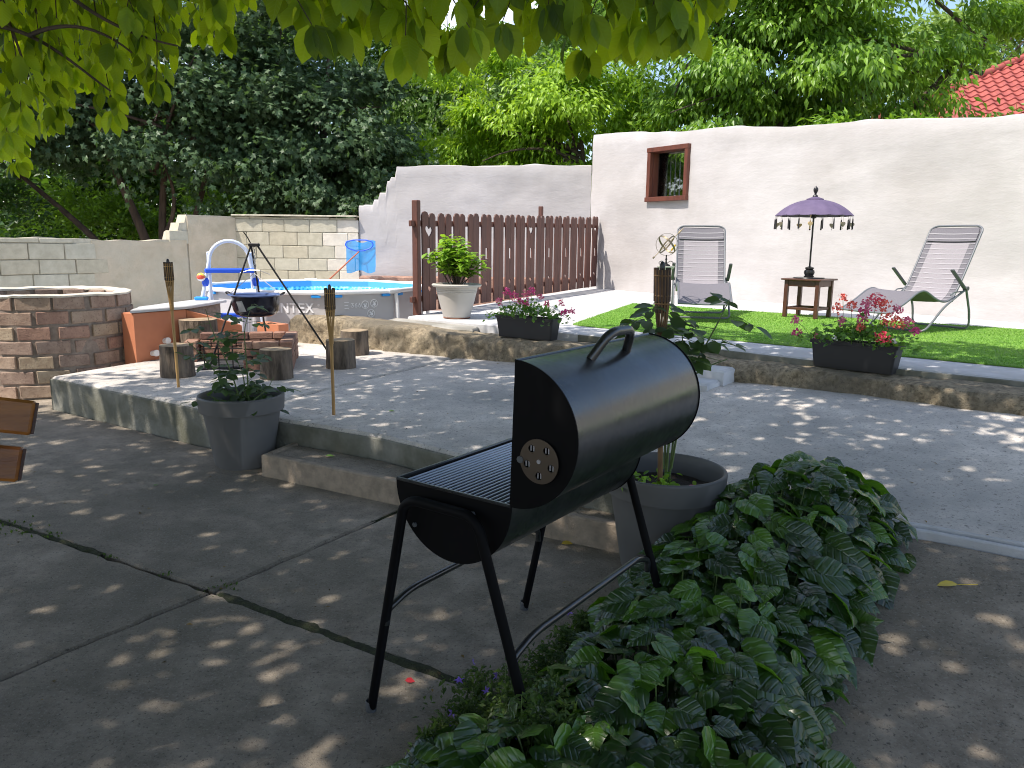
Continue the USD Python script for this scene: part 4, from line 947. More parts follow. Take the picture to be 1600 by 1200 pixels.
for i in range(k):
    c = BC - BR_ + .02 + (2 * BR_ - .04) * i / (k - 1)
    grill.part('rod', tube([G(BL0 + .012, c, BZ - .008), G(BL1 - .012, c, BZ - .006)], .0042, 6), 'rod_steel', 60, under=gr, world=True)
m = MB()
for l in (BL0 + .014, (BL0 + BL1) / 2, BL1 - .014): m.tube([G(l, BC - BR_ + .012, BZ - .016), G(l, BC + BR_ - .012, BZ - .014)], .0035, 6)
grill.part('cross_rod', m, 'iron_black', 60, under=gr, world=True)
chl = slab([G(BL0 + .02, BC - .14, 0)[:2], G(BL1 - .02, BC - .14, 0)[:2], G(BL1 - .02, BC + .14, 0)[:2], G(BL0 + .02, BC + .14, 0)[:2]], BZ - .12, BZ - .115, .001)
grill.part('charcoal_tray', chl, 'ash', world=True)
# open lid: chord upright, curved side towards the right
LC, LZ, LR = .558, .832 + .206, .204
la0, la1 = -PI / 2 - .03, PI / 2 - .03
lid = node(grill.path, 'lid')
grill.part('lid_shell', halfdrum(BL0, BL1, LC, LZ, LR, la0, la1, n=48), 'grill_black', 40, under=lid, world=True)
for l in (BL0 - .003, BL1 - .001): grill.part('lid_end', endcap(l, LC, LZ, LR + .003, la0, la1, .004), 'grill_flat', 30, under=lid, world=True)
m = MB()
for l0, l1, aa in ((BL0, BL1, la1),): m.tube([G(BL0, LC + LR * math.cos(aa), LZ + LR * math.sin(aa)), G(BL1, LC + LR * math.cos(aa), LZ + LR * math.sin(aa))], .0045, 6)
grill.part('lid_edge', m, 'grill_black', 40, under=lid, world=True)
hd = lambda l, h, an: G(l, LC + (LR + h) * math.cos(an), LZ + (LR + h) * math.sin(an))
ha = math.radians(66)
grill.part('lid_handle', tube(bend([hd(.285, -.004, ha), hd(.33, .080, ha), hd(.475, .080, ha), hd(.51, -.004, ha)], .045, 7), .0145, 12), 'grill_black', 50, under=lid, world=True)
for l in (.10, .70):
    grill.part('hinge', cbox(G(l, LC + .003, BZ + .002), (.05, .012, .05), np.column_stack([ga, gc, [0, 0, 1.0]]), .003), 'grip_dark', under=lid, world=True)
for c_, z_ in ((.235, .784), (.425, .784), (.20, .70), (.47, .70)): grill.part('bolt', lathe([(.001, 0), (.009, 0), (.008, .006), (.001, .008)], 8) if False else tube([G(BL0 - .004, c_, z_), G(BL0 - .011, c_, z_)], .0075, 6), 'grip_dark', 30, world=True)
# air vent disc with five slotted holes
vc, vz, vr = .651, .980, .061
disc = Point(0, 0).buffer(vr, 24)
for k in range(5):
    a = math.radians(90 + 36 + 72 * k); disc = disc.difference(Point(.040 * math.cos(a), .040 * math.sin(a)).buffer(.0105, 8))
m = extrude(disc, .0035); q = np.array(m.vertices)
vent = node(grill.path, 'air_vent')
vw = np.array([G(BL0 - .0075 + z * -1 + .0035 * 0, vc + x, vz + y) for x, y, z in q]); fq = np.array(m.faces)[:, ::-1]
grill.part('disc', (vw, fq), 'chrome', under=vent, world=True)
sl = MB()
for k in range(5):
    a = math.radians(90 + 36 + 72 * k)
    for s in (-.0045, .0045):
        p0 = np.array([.040 * math.cos(a) + s, .040 * math.sin(a)])
        sl.add(*cbox(G(BL0 - .006, vc + p0[0], vz + p0[1]), (.003, .0035, .015), np.column_stack([ga, gc, [0, 0, 1.0]])))
grill.part('slots', sl, 'rod_steel', under=vent, world=True)
grill.part('bolt', tube([G(BL0 - .003, vc, vz), G(BL0 - .013, vc, vz)], .006, 10), 'rod_steel', 40, under=vent, world=True)
grill.part('knob', tube([G(BL0 - .003, vc - .060, vz - .004), G(BL0 - .014, vc - .060, vz - .004)], .010, 8), 'grip_dark', 40, under=vent, world=True)
# two inverted-U leg frames and the two braces
LT = .0155
for (l, li) in ((-.025, 0), (.865, 1)):
    l2 = l + (.025 if li == 0 else .043)
    p = bend([G(l2 - (.0 if li == 0 else -.0), .0, 0), G(l, .185, .765), G(l, .225, .792), G(l, .435, .792), G(l, .472, .765), G(l2, .700, 0)], .035, 6)
    grill.part('leg_frame', tube(p, LT, 12), 'grill_flat', 60, world=True)
for (c, z) in ((.092, .39), (.583, .39)):
    p = bend([G(-.012, c, z - .045), G(-.012, c, z), G(.09, c, z + .035), G(.78, c, z + .035), G(.866, c, z), G(.866, c, z - .045)], .07, 6)
    grill.part('brace', tube(p, .0115, 10), 'grill_black', 60, world=True)
for l, li in ((-.025, 0), (.865, 1)):
    l2 = l + (.025 if li == 0 else .043)
    for c in (.0, .700):
        q = lathe([(.001, -.003), (.018, -.003), (.019, .03), (.0165, .034)], 14, G(l2, c, .003)); grill.part('foot_cap', q, 'grip_dark', 40, world=True)

# ------------------------------------------------------------------ picket fence
F0, F1 = np.array([-1.24, 9.98]), np.array([1.80, 16.52]); fd = unit(F1 - F0); fn = np.array([fd[1], -fd[0]]); FL = float(np.linalg.norm(F1 - F0))
fence = Thing('picket_fence', (*F0, T), label='dark brown picket fence with heart cut-outs beside the pool', cat='fence')
def heart(cx, cy, s):
    t = np.linspace(0, 2 * PI, 26)[:-1]; x = 16 * np.sin(t) ** 3; y = 13 * np.cos(t) - 5 * np.cos(2 * t) - 2 * np.cos(3 * t) - np.cos(4 * t)
    return Polygon(np.column_stack([cx + x * s / 32, cy + y * s / 32]))
def fpt(s, o, z): return np.array([*(F0 + fd * s + fn * o), z])
r = np.random.default_rng(3)
npair = 17; pitch = (FL - .18) / npair
for i in range(npair):
    for half in (0, 1):
        w = .158; s0 = .10 + i * pitch + half * (w + .006)
        H = 1.30 + .19 * s0 / FL + r.normal() * .008; b0 = .035 + .02 * s0 / FL
        p = Polygon([(0, b0), (w, b0), (w, H - .05), (w * .82, H - .012), (w * .5, H), (w * .18, H - .012), (0, H - .05)])
        sx_ = w + .003 if half == 0 else -.003
        if i % 2 == 0 and i not in (2,):
            p = p.difference(sbox(sx_ - .028, .70, sx_ + .028, .84).buffer(.012)).difference(heart(sx_, .33, .085))
        if i in (0, 8, 16): p = p.difference(heart(sx_, H - .24, .17))
        m = extrude(p, .02); q = np.array(m.vertices)
        tilt = r.normal() * .004
        # picket plane: x along the fence, y up, z thickness towards the terrace
        wv = np.array([fpt(s0 + x + tilt * y, .012 + z, T + y) for x, y, z in q])
        fence.part('picket', (wv, np.array(m.faces)[:, ::-1]), ('fence_wood', 'fence_wood_b')[r.integers(2)], world=True)
for z0, z1, oo in ((1.16, 1.30, 0), (.20, .22, 0)):
    a, b = fpt(-.13, -.014, T + z0), fpt(FL - .01, -.014, T + z1); d = unit(b - a); Rr = np.column_stack([d, [-fn[0], -fn[1], 0], np.cross(d, [-fn[0], -fn[1], 0])])
    fence.part('rail', cbox((a + b) / 2, (np.linalg.norm(b - a), .045, .075), Rr, .006), 'fence_wood', world=True)
fence.part('post', cbox(fpt(-.005, .0, T + .72), (.085, .085, 1.46), rotz(math.atan2(fd[1], fd[0])), .008), 'fence_wood', world=True)
fence.part('post', cbox(fpt(.10 + 10 * pitch - .05, -.06, T + .78), (.07, .07, 1.58), rotz(math.atan2(fd[1], fd[0])), .008), 'fence_wood', world=True)

# ------------------------------------------------------------------ pool
PC, PR_, NP = np.array([-2.78, 11.0]), 1.53, 10
pool = Thing('frame_pool', (*PC, .14), label='round metal frame pool with grey sides and bright blue water', cat='pool')
base_a = math.atan2(-PC[1], -PC[0]) + math.radians(4)
vx = lambda k, R: PC + R * np.array([math.cos(base_a + k * 2 * PI / NP), math.sin(base_a + k * 2 * PI / NP)])
ZR, ZB, ZW = .915, .145, .775
for k in range(NP):
    a, b = vx(k, PR_), vx(k + 1, PR_)
    d = unit(b - a)
    pool.part('rim_tube', tube([[*(a + d * .06), ZR], [*(b - d * .06), ZR]], .030, 12), 'pool_white', 50, world=True)
    pool.part('joint', tube([[*(a - unit(a - vx(k - 1, PR_)) * .10), ZR], [*a, ZR + .004], [*(a + d * .10), ZR]], .036, 12), 'pool_white', 50, world=True)
    o = unit(a - PC)
    pool.part('leg', tube(bend([[*(a), ZR], [*(a + o * .02), ZR - .12], [*(a + o * .05), ZB + .06], [*(a + o * .05), ZB]], .1), .026, 12), 'pool_white', 50, world=True)
    for s in (-1, 1):
        t_ = d if s > 0 else unit(vx(k - 1, PR_) - a); pool.part('joint_tab', cbox([*(a + t_ * .14), ZR - .045], (.12, .035, .035), rotz(math.atan2(t_[1], t_[0])), .012), 'plastic_sky', world=True)

ring = lambda R: np.array([vx(k, R) for k in range(NP)])
def wallring(R, z0, z1, flip=False, sub=1):
    q = ring(R); v = np.vstack([np.column_stack([q, np.full(NP, z0)]), np.column_stack([q, np.full(NP, z1)])]); k = np.arange(NP); j = (k + 1) % NP
    f = np.stack([k, j, NP + j, NP + k], 1); return v, (f[:, ::-1] if flip else f)
pool.part('outer_wall', wallring(PR_ - .035, ZB, ZR - .012), 'pool_side', world=True)
pool.part('liner', wallring(PR_ - .042, ZR - .085, ZR, True), 'liner_blue', world=True)
pool.part('liner_band', wallring(PR_ - .043, ZB, ZR - .085, True), 'liner_mosaic', world=True)
q = ring(PR_ - .04); fl = np.array([[0, i + 1, (i + 1) % NP + 1] for i in range(NP)])
pool.part('liner_floor', (np.vstack([[[*PC, ZB + .02]], np.column_stack([q, np.full(NP, ZB + .02)])]), fl), 'liner_mosaic', world=True)
pool.part('water', (np.vstack([[[*PC, ZW]], np.column_stack([q, np.full(NP, ZW)])]), fl), 'water', world=True)
# lettering and safety pictograms printed on the side
def on_facet(mesh, k, u0, z0, off=.004):
    """xy lettering placed on the facet between vertex k and k+1, u along it as read from outside."""
    a, b = vx(k, PR_ - .035), vx(k + 1, PR_ - .035); d = unit(b - a); o = np.array([d[1], -d[0]]); mid = (a + b) / 2
    if o @ (mid - PC) < 0: o = -o
    if np.cross(np.array([*d, 0]), [0, 0, 1.0])[:2] @ o < 0: d = -d
    v, f = arr(mesh); return np.column_stack([mid[0] + d[0] * (u0 + v[:, 0]) + o[0] * (off + v[:, 2]), mid[1] + d[1] * (u0 + v[:, 0]) + o[1] * (off + v[:, 2]), z0 + v[:, 1]]), f
facets = {}
for k in range(-3, 4):
    a, b = vx(k, PR_), vx(k + 1, PR_); facets[k] = ((a + b) / 2)
kL = min(facets, key=lambda k: abs(facets[k][0] / facets[k][1] - (455 - 800) / 1200)); kR = min(facets, key=lambda k: abs(facets[k][0] / facets[k][1] - (566 - 800) / 1200))
pool.part('brand_lettering', on_facet(meshkit.text_mesh('INTEX', .115, .003, True), kL, -.20, .665), 'pool_print', world=True)
pool.part('trademark', on_facet(meshkit.text_mesh('®', .035, .003), kL, .34, .74), 'pool_print', world=True)
def ringm(cx, cy, R, w=.007): return extrude(Point(cx, cy).buffer(R, 20).difference(Point(cx, cy).buffer(R - w, 20)), .003)
pg = MB()
for (cx, cy) in ((.02, 0), (.145, .012), (.10, -.115)):
    pg.mesh(ringm(cx, cy, .052))
for (cx, cy, rr) in ((.005, .006, .010), (.035, .008, .010), (.02, -.02, .018), (.14, .03, .010), (.15, .0, .018), (.09, -.10, .010), (.11, -.125, .018)): pg.mesh(extrude(Point(cx, cy).buffer(rr, 8), .003))
for (cx, cy) in ((.145, .012), (.10, -.115)): pg.mesh(extrude(affinity.rotate(sbox(cx - .05, cy - .004, cx + .05, cy + .004), 45), .0034))
pg.mesh(extrude(sbox(-.265, -.045, -.205, -.038), .003)); pg.mesh(extrude(sbox(-.265, .032, -.205, .039), .003)); pg.mesh(extrude(sbox(-.265, -.008, -.215, 0), .003))
pool.part('pictograms', on_facet(pg, kR, 0.03, .75), 'pool_print', world=True)
pool.part('size_print', on_facet(meshkit.text_mesh('366', .055, .003), kR, -.15, .72), 'pool_print', world=True)

# pool ladder
lad = Thing('pool_ladder', (-3.4, 9.3, .83), label='white tube pool ladder with blue steps at the pool edge', cat='ladder')
lf, lr_ = np.array([-3.70, 9.20, .84]), np.array([-3.10, 9.42, .78])
def lp(t, z): return lf * [1, 1, 0] * (1 - t) + lr_ * [1, 1, 0] * t + [0, 0, z]
arch = [lp(.5 - .36 * math.cos(a), 1.30 + .235 * math.sin(a)) for a in np.linspace(0, PI, 15)]
path = np.array([lp(-.02, .85), lp(.03, .98), lp(.085, 1.14), *arch, lp(.915, 1.14), lp(.97, .98), lp(1.04, .55)])
lad.part('rail', tube(path, .022, 12), 'tube_white', 50, world=True)
for t0 in (.12, .88): lad.part('rail', tube([lp(t0, 1.40) * [1.0, 1.0, 1] + [-.005, .03, 0], lp(t0, 1.2) + [-.03, .10, 0], lp(t0, .3) + [-.13, .40, 0]], .020, 10), 'tube_white', 50, world=True)
for z, t0, t1, o in ((1.185, .05, .95, (0, 0)), (.62, .12, .88, (-.09, .30))):
    a, b = lp(t0, z) + [*o, 0], lp(t1, z) + [*o, 0]; d = b - a
    lad.part('step', cbox((a + b) / 2, (np.linalg.norm(d), .11, .055), rotz(math.atan2(d[1], d[0])), .014), 'plastic_blue', world=True)
for t, z in ((.055, 1.05), (.945, 1.05)):
    c = lp(t, z); q = lathe([(.001, -.05), (.028, -.05), (.040, -.02), (.042, .02), (.028, .05), (.001, .05)], 18, c); lad.part('joint', q, 'plastic_blue', 50, world=True)
lad.part('foot', cbox(lp(-.03, .857), (.15, .10, .04), rotz(.2), .012), 'plastic_sky', world=True)
ba = Thing('ball', lp(.05, 1.11), label='small beach ball caught on the ladder rail', cat='ball')
sp_ = trimesh.creation.icosphere(3, .05); vv, ff = np.array(sp_.vertices), np.array(sp_.faces); seg = (np.floor((np.arctan2(vv[ff].mean(1)[:, 1], vv[ff].mean(1)[:, 2])) / (PI / 3)) % 3).astype(int)
for k, mm in enumerate(('pool_white', 'ball_red', 'ball_yellow')): ba.part('panel', (vv + [-.03, -.035, 0], ff[seg == k]), mm)

# skimmer net leaning in the corner
net = Thing('skimmer_net', (-3.1, 15.6, .14), label='blue pool skimmer net with a red pole leaning against the wall', cat='net')
p0, p1 = np.array([-3.52, 13.6, .62]), np.array([-3.12, 15.7, 1.34])
net.part('pole', tube([p0, p1], .014, 8), 'pole_red', 50, world=True)
hx = np.array([1.0, 0, 0]); hz = unit(np.array([.0, .22, 1.0])); hc = p1 + hz * .04
fr_o = [hc + hx * x + hz * z for x, z in ((-.06, -.02), (-.22, .03), (-.28, .10), (-.24, .17), (-.1, .20), (.14, .20), (.26, .17), (.29, .10), (.23, .03), (.08, -.02), (-.06, -.02))]
net.part('hoop', tube(bend(fr_o, .05, 4), .013, 8), 'plastic_blue', 50, world=True)
nx_, ny_ = 14, 10; V = []
for i in range(nx_):
    for j in range(ny_):
        u, t = i / (nx_ - 1), j / (ny_ - 1); x = -.28 + .60 * u + .03 * t; z = .17 - .62 * t + .03 * math.sin(u * 9 + t * 4)
        if t > .8: x = x * (1 - .25 * (t - .8))
        V.append(hc + hx * x + hz * z * 1.0 + np.array([0, .05 + .08 * math.sin(u * PI) + .02 * math.sin(7 * u + 5 * t), 0]))
net.part('mesh_bag', (np.array(V), gridf(nx_, ny_)), 'net_blue', True, world=True)
# ------------------------------------------------------------------ sun loungers
def make_lounger(loc, rz, lab):
    """Local x towards the head end, y across, z up."""
    t = Thing('sun_lounger', loc, rz, lab, 'lounger', 'grey relaxing loungers on the lawn')
    W = .31
    prof = np.array([(-.88, .225), (-.77, .275), (-.62, .345), (-.45, .435), (-.36, .45), (-.22, .40), (-.05, .335), (.08, .335), (.18, .40), (.28, .55), (.38, .74), (.50, .98), (.56, 1.10), (.585, 1.15)])
    s = np.concatenate([[0], np.cumsum(np.linalg.norm(np.diff(prof, axis=0), axis=1))])
    from scipy.interpolate import CubicSpline
    cs = CubicSpline(s, prof); S = np.linspace(0, s[-1], 76); c = cs(S); tg = unit(cs(S, 1)); nn = np.column_stack([-tg[:, 1], tg[:, 0]])
    TW = s[-1]
    def sheet(s0, s1, y0, y1, off, th, wfun=None, n=None):
        idx = np.linspace(s0, s1, n or max(3, int((s1 - s0) / .025))); cc = cs(idx); tt = unit(cs(idx, 1)); no = np.column_stack([-tt[:, 1], tt[:, 0]]); ys = np.linspace(y0, y1, 7)
        V = []
        for sgn in (1, 0):
            for p_, q_, si in zip(cc, no, idx):
                w = 1.0 if wfun is None else wfun(si)
                for y in ys:
                    sag = -.018 * (1 - (y / W) ** 2)
                    V.append([p_[0] + q_[0] * (off + sgn * th + sag), y * w, p_[1] + q_[1] * (off + sgn * th + sag)])
        V = np.array(V); k = len(idx); f = gridf(k, 7); f2 = np.vstack([f[:, ::-1], f + k * 7])
        side = []
        for i in range(k - 1):
            for j in (0, 6): a, b = i * 7 + j, (i + 1) * 7 + j; side += [[a, b, k * 7 + b], [a, k * 7 + b, k * 7 + a]]
        for j in range(6):
            for i in (0, k - 1): a, b = i * 7 + j, i * 7 + j + 1; side += [[a, b, k * 7 + b], [a, k * 7 + b, k * 7 + a]]
        return V, np.vstack([f2, side])
    wf = lambda si: 1.0 if si < TW - .10 else math.sqrt(max(.0, 1 - ((si - (TW - .10)) / .105) ** 2)) * .18 + .82
    sk = .70
    t.part('seat_cloth', sheet(.02, sk, -W + .012, W - .012, 0, .004), 'cloth_grey', 40)
    t.part('back_cloth', sheet(sk, TW - .005, -W + .012, W - .012, 0, .004, wf), 'cloth_grey', 40)
    t.part('inner_panel', sheet(sk + .16, TW - .20, -W + .085, W - .085, .0045, .003), 'cloth_light', 40)
    t.part('head_pad', sheet(TW - .185, TW - .03, -W + .02, W - .02, .005, .016, wf), 'cloth_grey', 40)
    for k, si in enumerate(np.arange(sk + .03, TW - .04, .062)):
        t.part('stripe', sheet(si, si + .006, -W + .016, W - .016, .0085 if not TW - .19 < si < TW - .02 else .0215, .002, wf, 3), 'cloth_stripe')
    # tube frame round the cloth
    for sgn in (-1, 1):
        pts = [(x, sgn * W, z) for x, z in c[:-5]]
        t.part('side_tube', tube(pts, .012, 8), 'frame_grey', 60)
    top = [(*c[-6, :1], -W, c[-6, 1]), (c[-2, 0], -W, c[-2, 1]), (c[-1, 0] + .004, -W + .06, c[-1, 1] + .012), (c[-1, 0] + .006, 0, c[-1, 1] + .014), (c[-1, 0] + .004, W - .06, c[-1, 1] + .012), (c[-2, 0], W, c[-2, 1]), (c[-6, 0], W, c[-6, 1])]
    t.part('top_tube', tube(bend(top, .05, 5), .012, 8), 'frame_grey', 60)
    t.part('foot_tube', tube([(-.88, -W, .225), (-.89, 0, .22), (-.88, W, .225)], .012, 8), 'frame_grey', 60)
    Wl = W + .035; piv = (.36, .47)
    # rear and front U-shaped leg frames
    for sgn in (-1, 1):
        t.part('armrest', cbox(((piv[0] - .02 + .08) / 2 - .06, sgn * (Wl + .012), .575), (.34, .042, .026), roty(math.radians(38)), .010), 'grip_dark', 40)
        t.part('pivot', tube([(piv[0] - .04, sgn * (Wl - .02), piv[1]), (piv[0] - .04, sgn * (Wl + .03), piv[1])], .024, 10), 'grip_dark', 40)
        t.part('link', tube([(piv[0] - .04, sgn * Wl, piv[1] - .03), (.12, sgn * Wl, .43), (.06, sgn * Wl, .40)], .008, 6), 'frame_grey', 40)
        t.part('hinge_bar', tube([(.22, sgn * W, .46), (.10, sgn * Wl, .33)], .010, 6), 'frame_grey', 40)
    t.part('rear_leg', tube(bend([(piv[0] - .03, -Wl, piv[1]), (.44, -Wl, .20), (.46, -Wl, .014), (.46, Wl, .014), (.44, Wl, .20), (piv[0] - .03, Wl, piv[1])], .07, 6), .0125, 10), 'frame_grey', 60)
    t.part('front_leg', tube(bend([(piv[0] - .05, -Wl, piv[1] - .02), (.15, -Wl, .37), (-.05, -Wl, .26), (-.22, -Wl, .10), (-.34, -Wl, .014), (-.34, Wl, .014), (-.22, Wl, .10), (-.05, Wl, .26), (.15, Wl, .37), (piv[0] - .05, Wl, piv[1] - .02)], .10, 6), .0125, 10), 'frame_grey', 60)
    return t
TC = T + .022
lounger = make_lounger((4.60, 8.78, TC), math.atan2(.47, .88), 'grey reclining lounger at the right, turned sideways beside the white wall')
lounger.copy('sun_lounger', (2.43, 10.0, TC), math.atan2(.985, .17), 'grey reclining lounger facing the camera behind the garden sundial')

# ------------------------------------------------------------------ side table and table-top parasol
tb = Thing('side_table', (3.86, 10.1, TC), math.atan2(-.70, .72), 'small dark brown wooden side table under the purple parasol', 'table')
w, dpt, h = .46, .46, .50
tb.part('tabletop', cbox((0, 0, h - .011), (w + .07, dpt + .07, .022), None, .005), 'table_wood')
for sx_ in (-1, 1):
    for sy_ in (-1, 1): tb.part('leg', cbox((sx_ * (w / 2 - .025), sy_ * (dpt / 2 - .025), (h - .022) / 2), (.05, .05, h - .022), None, .004), 'table_wood')
for s in (-1, 1):
    tb.part('apron', cbox((0, s * (dpt / 2 - .02), h - .062), (w - .10, .02, .075), None, .003), 'table_wood'); tb.part('apron', cbox((s * (w / 2 - .02), 0, h - .062), (.02, dpt - .10, .075), None, .003), 'table_wood')
    tb.part('stretcher', cbox((0, s * (dpt / 2 - .03), .115), (w - .10, .025, .034), None, .003), 'table_wood'); tb.part('stretcher', cbox((s * (w / 2 - .03), 0, .115), (.025, dpt - .10, .034), None, .003), 'table_wood')
pz = TC + h + .001
pa = Thing('parasol', (3.85, 10.1, pz), 0, 'purple table parasol with black tassels and hanging hearts', 'parasol')
pa.part('base_plate', lathe([(.001, 0), (.19, 0), (.195, .006), (.19, .013), (.08, .018), (.06, .02), (.001, .02)], 40), 'black_lacquer', 40)
pa.part('turned_base', lathe([(.06, .018), (.064, .03), (.05, .038), (.062, .055), (.068, .08), (.06, .105), (.042, .115), (.055, .125), (.055, .14), (.03, .148), (.014, .155)], 28), 'black_lacquer', 40)
pa.part('pole', tube([(0, 0, .14), (0, 0, 1.03)], .0115, 10), 'black_lacquer', 50)
NR = 16; RC = .475; zc = .80
V, rows = [], 9; na = NR * 4
for j in range(rows):
    q = j / (rows - 1)
    for i in range(na):
        a = 2 * PI * i / na; scal = abs(math.sin(a * NR / 2)); rr = RC * q * (1 - .035 * scal * q); z = zc + .175 * (1 - q ** 2.7) + .03 * (1 - q) - .006 * scal * q
        V.append((rr * math.cos(a), rr * math.sin(a), z))
V = np.array(V); i, j = np.meshgrid(np.arange(rows - 1), np.arange(na), indexing='ij'); ff = np.stack([i * na + j, (i + 1) * na + j, (i + 1) * na + (j + 1) % na, i * na + (j + 1) % na], -1).reshape(-1, 4)
pa.part('canopy', (np.vstack([V, V - [0, 0, .004]]), np.vstack([ff, ff[:, ::-1] + len(V)])), 'parasol_cloth', 35)
pa.part('top_vent', lathe([(.105, zc + .195), (.105, zc + .207), (.05, zc + .228), (.02, zc + .235)], 32), 'parasol_cloth', 35)
pa.part('finial', lathe([(.02, zc + .228), (.034, zc + .235), (.030, zc + .25), (.012, zc + .265), (.016, zc + .28), (.028, zc + .305), (.030, zc + .33), (.018, zc + .352), (.008, zc + .36), (.001, zc + .372)], 20), 'black_lacquer', 40)
pa.part('hub', lathe([(.014, zc - .04), (.034, zc - .03), (.034, zc + .03), (.014, zc + .04)], 16), 'black_lacquer', 40)
for k in range(NR):
    a = 2 * PI * (k + .15) / NR; c, s = math.cos(a), math.sin(a)
    pa.part('rib', tube([(.03 * c, .03 * s, zc + .19), (.25 * c, .25 * s, zc + .135), (RC * .985 * c, RC * .985 * s, zc - .006)], .0045, 5), 'black_lacquer')
    pa.part('strut', tube([(.03 * c, .03 * s, zc - .01), (.26 * c, .26 * s, zc + .12)], .003, 5), 'black_lacquer')
hh = heart(0, 0, .07)
for k in range(21):
    a = 2 * PI * (k + .3) / 21; c, s = math.cos(a), math.sin(a); rr = RC * .985; x, y = rr * c, rr * s; kind = k % 3
    if kind < 2:
        m = MB(); m.tube([(x, y, zc - .005), (x, y, zc - .04)], .0018, 4); m.add(*lathe([(.001, zc - .175), (.011, zc - .175), (.009, zc - .07), (.008, zc - .055), (.001, zc - .035)], 8, (x, y, 0)))
        pa.part('tassel', m, 'tassel_black')
    else:
        m = MB(); m.tube([(x, y, zc - .005), (x, y, zc - .10)], .0018, 4)
        ex = extrude(hh, .012); v = np.array(ex.vertices) - [0, 0, .006]; an = a + PI / 2 if k % 2 else .3
        v = np.column_stack([v[:, 0], v[:, 2], v[:, 1]]) @ rotz(an).T + [x, y, zc - .115]; m.add(v, np.array(ex.faces)[:, ::-1]); m.add(*lathe([(.001, zc - .178), (.007, zc - .17), (.001, zc - .162)], 8, (x, y, 0))); m.tube([(x, y, zc - .15), (x, y, zc - .165)], .0015, 4)
        pa.part('hanging_heart', m, 'heart_gold' if k % 9 == 5 else 'heart_pewter')

# ------------------------------------------------------------------ garden sundial
sd = Thing('sundial', (1.77, 9.02, TC), 0, 'armillary sphere sundial with an arrow on a slim pale pedestal', 'sundial')
zt = 1.31 - TC
sd.part('pedestal', lathe([(.001, 0), (.085, 0), (.085, .04), (.06, .06), (.052, .10), (.05, zt - .08), (.06, zt - .05), (.085, zt - .03), (.10, zt - .012), (.10, zt), (.001, zt)], 32), 'white_stone', 40)
sd.part('stand', lathe([(.05, zt), (.045, zt + .012), (.012, zt + .03), (.008, zt + .06), (.014, zt + .075), (.007, zt + .09), (.007, zt + .125)], 20), 'iron_black', 40)
m = MB()
for s in (-1, 1): m.tube(bend([(s * .01, 0, zt + .03), (s * .05, 0, zt + .06), (s * .085, 0, zt + .04), (s * .075, 0, zt + .015)], .03), .004, 5)
sd.part('scrolls', m, 'iron_black')
ctr = np.array([0, 0, zt + .245]); RS = .128
def band(R, axis, w, th):
    axis = unit(axis); u = unit(np.cross(axis, [.3, 1, .2])); v_ = np.cross(axis, u); n = 48; a = np.arange(n) * 2 * PI / n; V = []
    for (rr, o) in ((R, -w / 2), (R, w / 2), (R - th, w / 2), (R - th, -w / 2)): V.append(ctr + rr * (np.cos(a)[:, None] * u + np.sin(a)[:, None] * v_) + axis * o)
    V = np.array(V).reshape(-1, 3); k, j = np.meshgrid(np.arange(4), np.arange(n), indexing='ij')
    return V, np.stack([k * n + j, k * n + (j + 1) % n, ((k + 1) % 4) * n + (j + 1) % n, ((k + 1) % 4) * n + j], -1).reshape(-1, 4)
sd.part('ring', band(RS, (0, 1, 0), .008, .004), 'bronze', 40)
sd.part('ring', band(RS * .97, (.75, .25, .65), .022, .004), 'bronze', 40)
sd.part('ring', band(RS * .95, (-.72, .35, .62), .016, .004), 'bronze', 40)
ad = unit(np.array([.70, 0, .72]))
sd.part('arrow', tube([ctr - ad * .215, ctr + ad * .20], .0045, 6), 'bronze', 40)
sd.part('arrow_tip', tube([ctr + ad * .185, ctr + ad * .265], [.014, .001], 6), 'bronze', 40); sd.part('arrow_end', tube([ctr - ad * .225, ctr - ad * .200], [.010, .010], 8), 'bronze', 40)
sd.part('sun_plate', cbox(ctr + [.072, -.02, -.035], (.022, .012, .085), roty(.6), .003), 'gold')

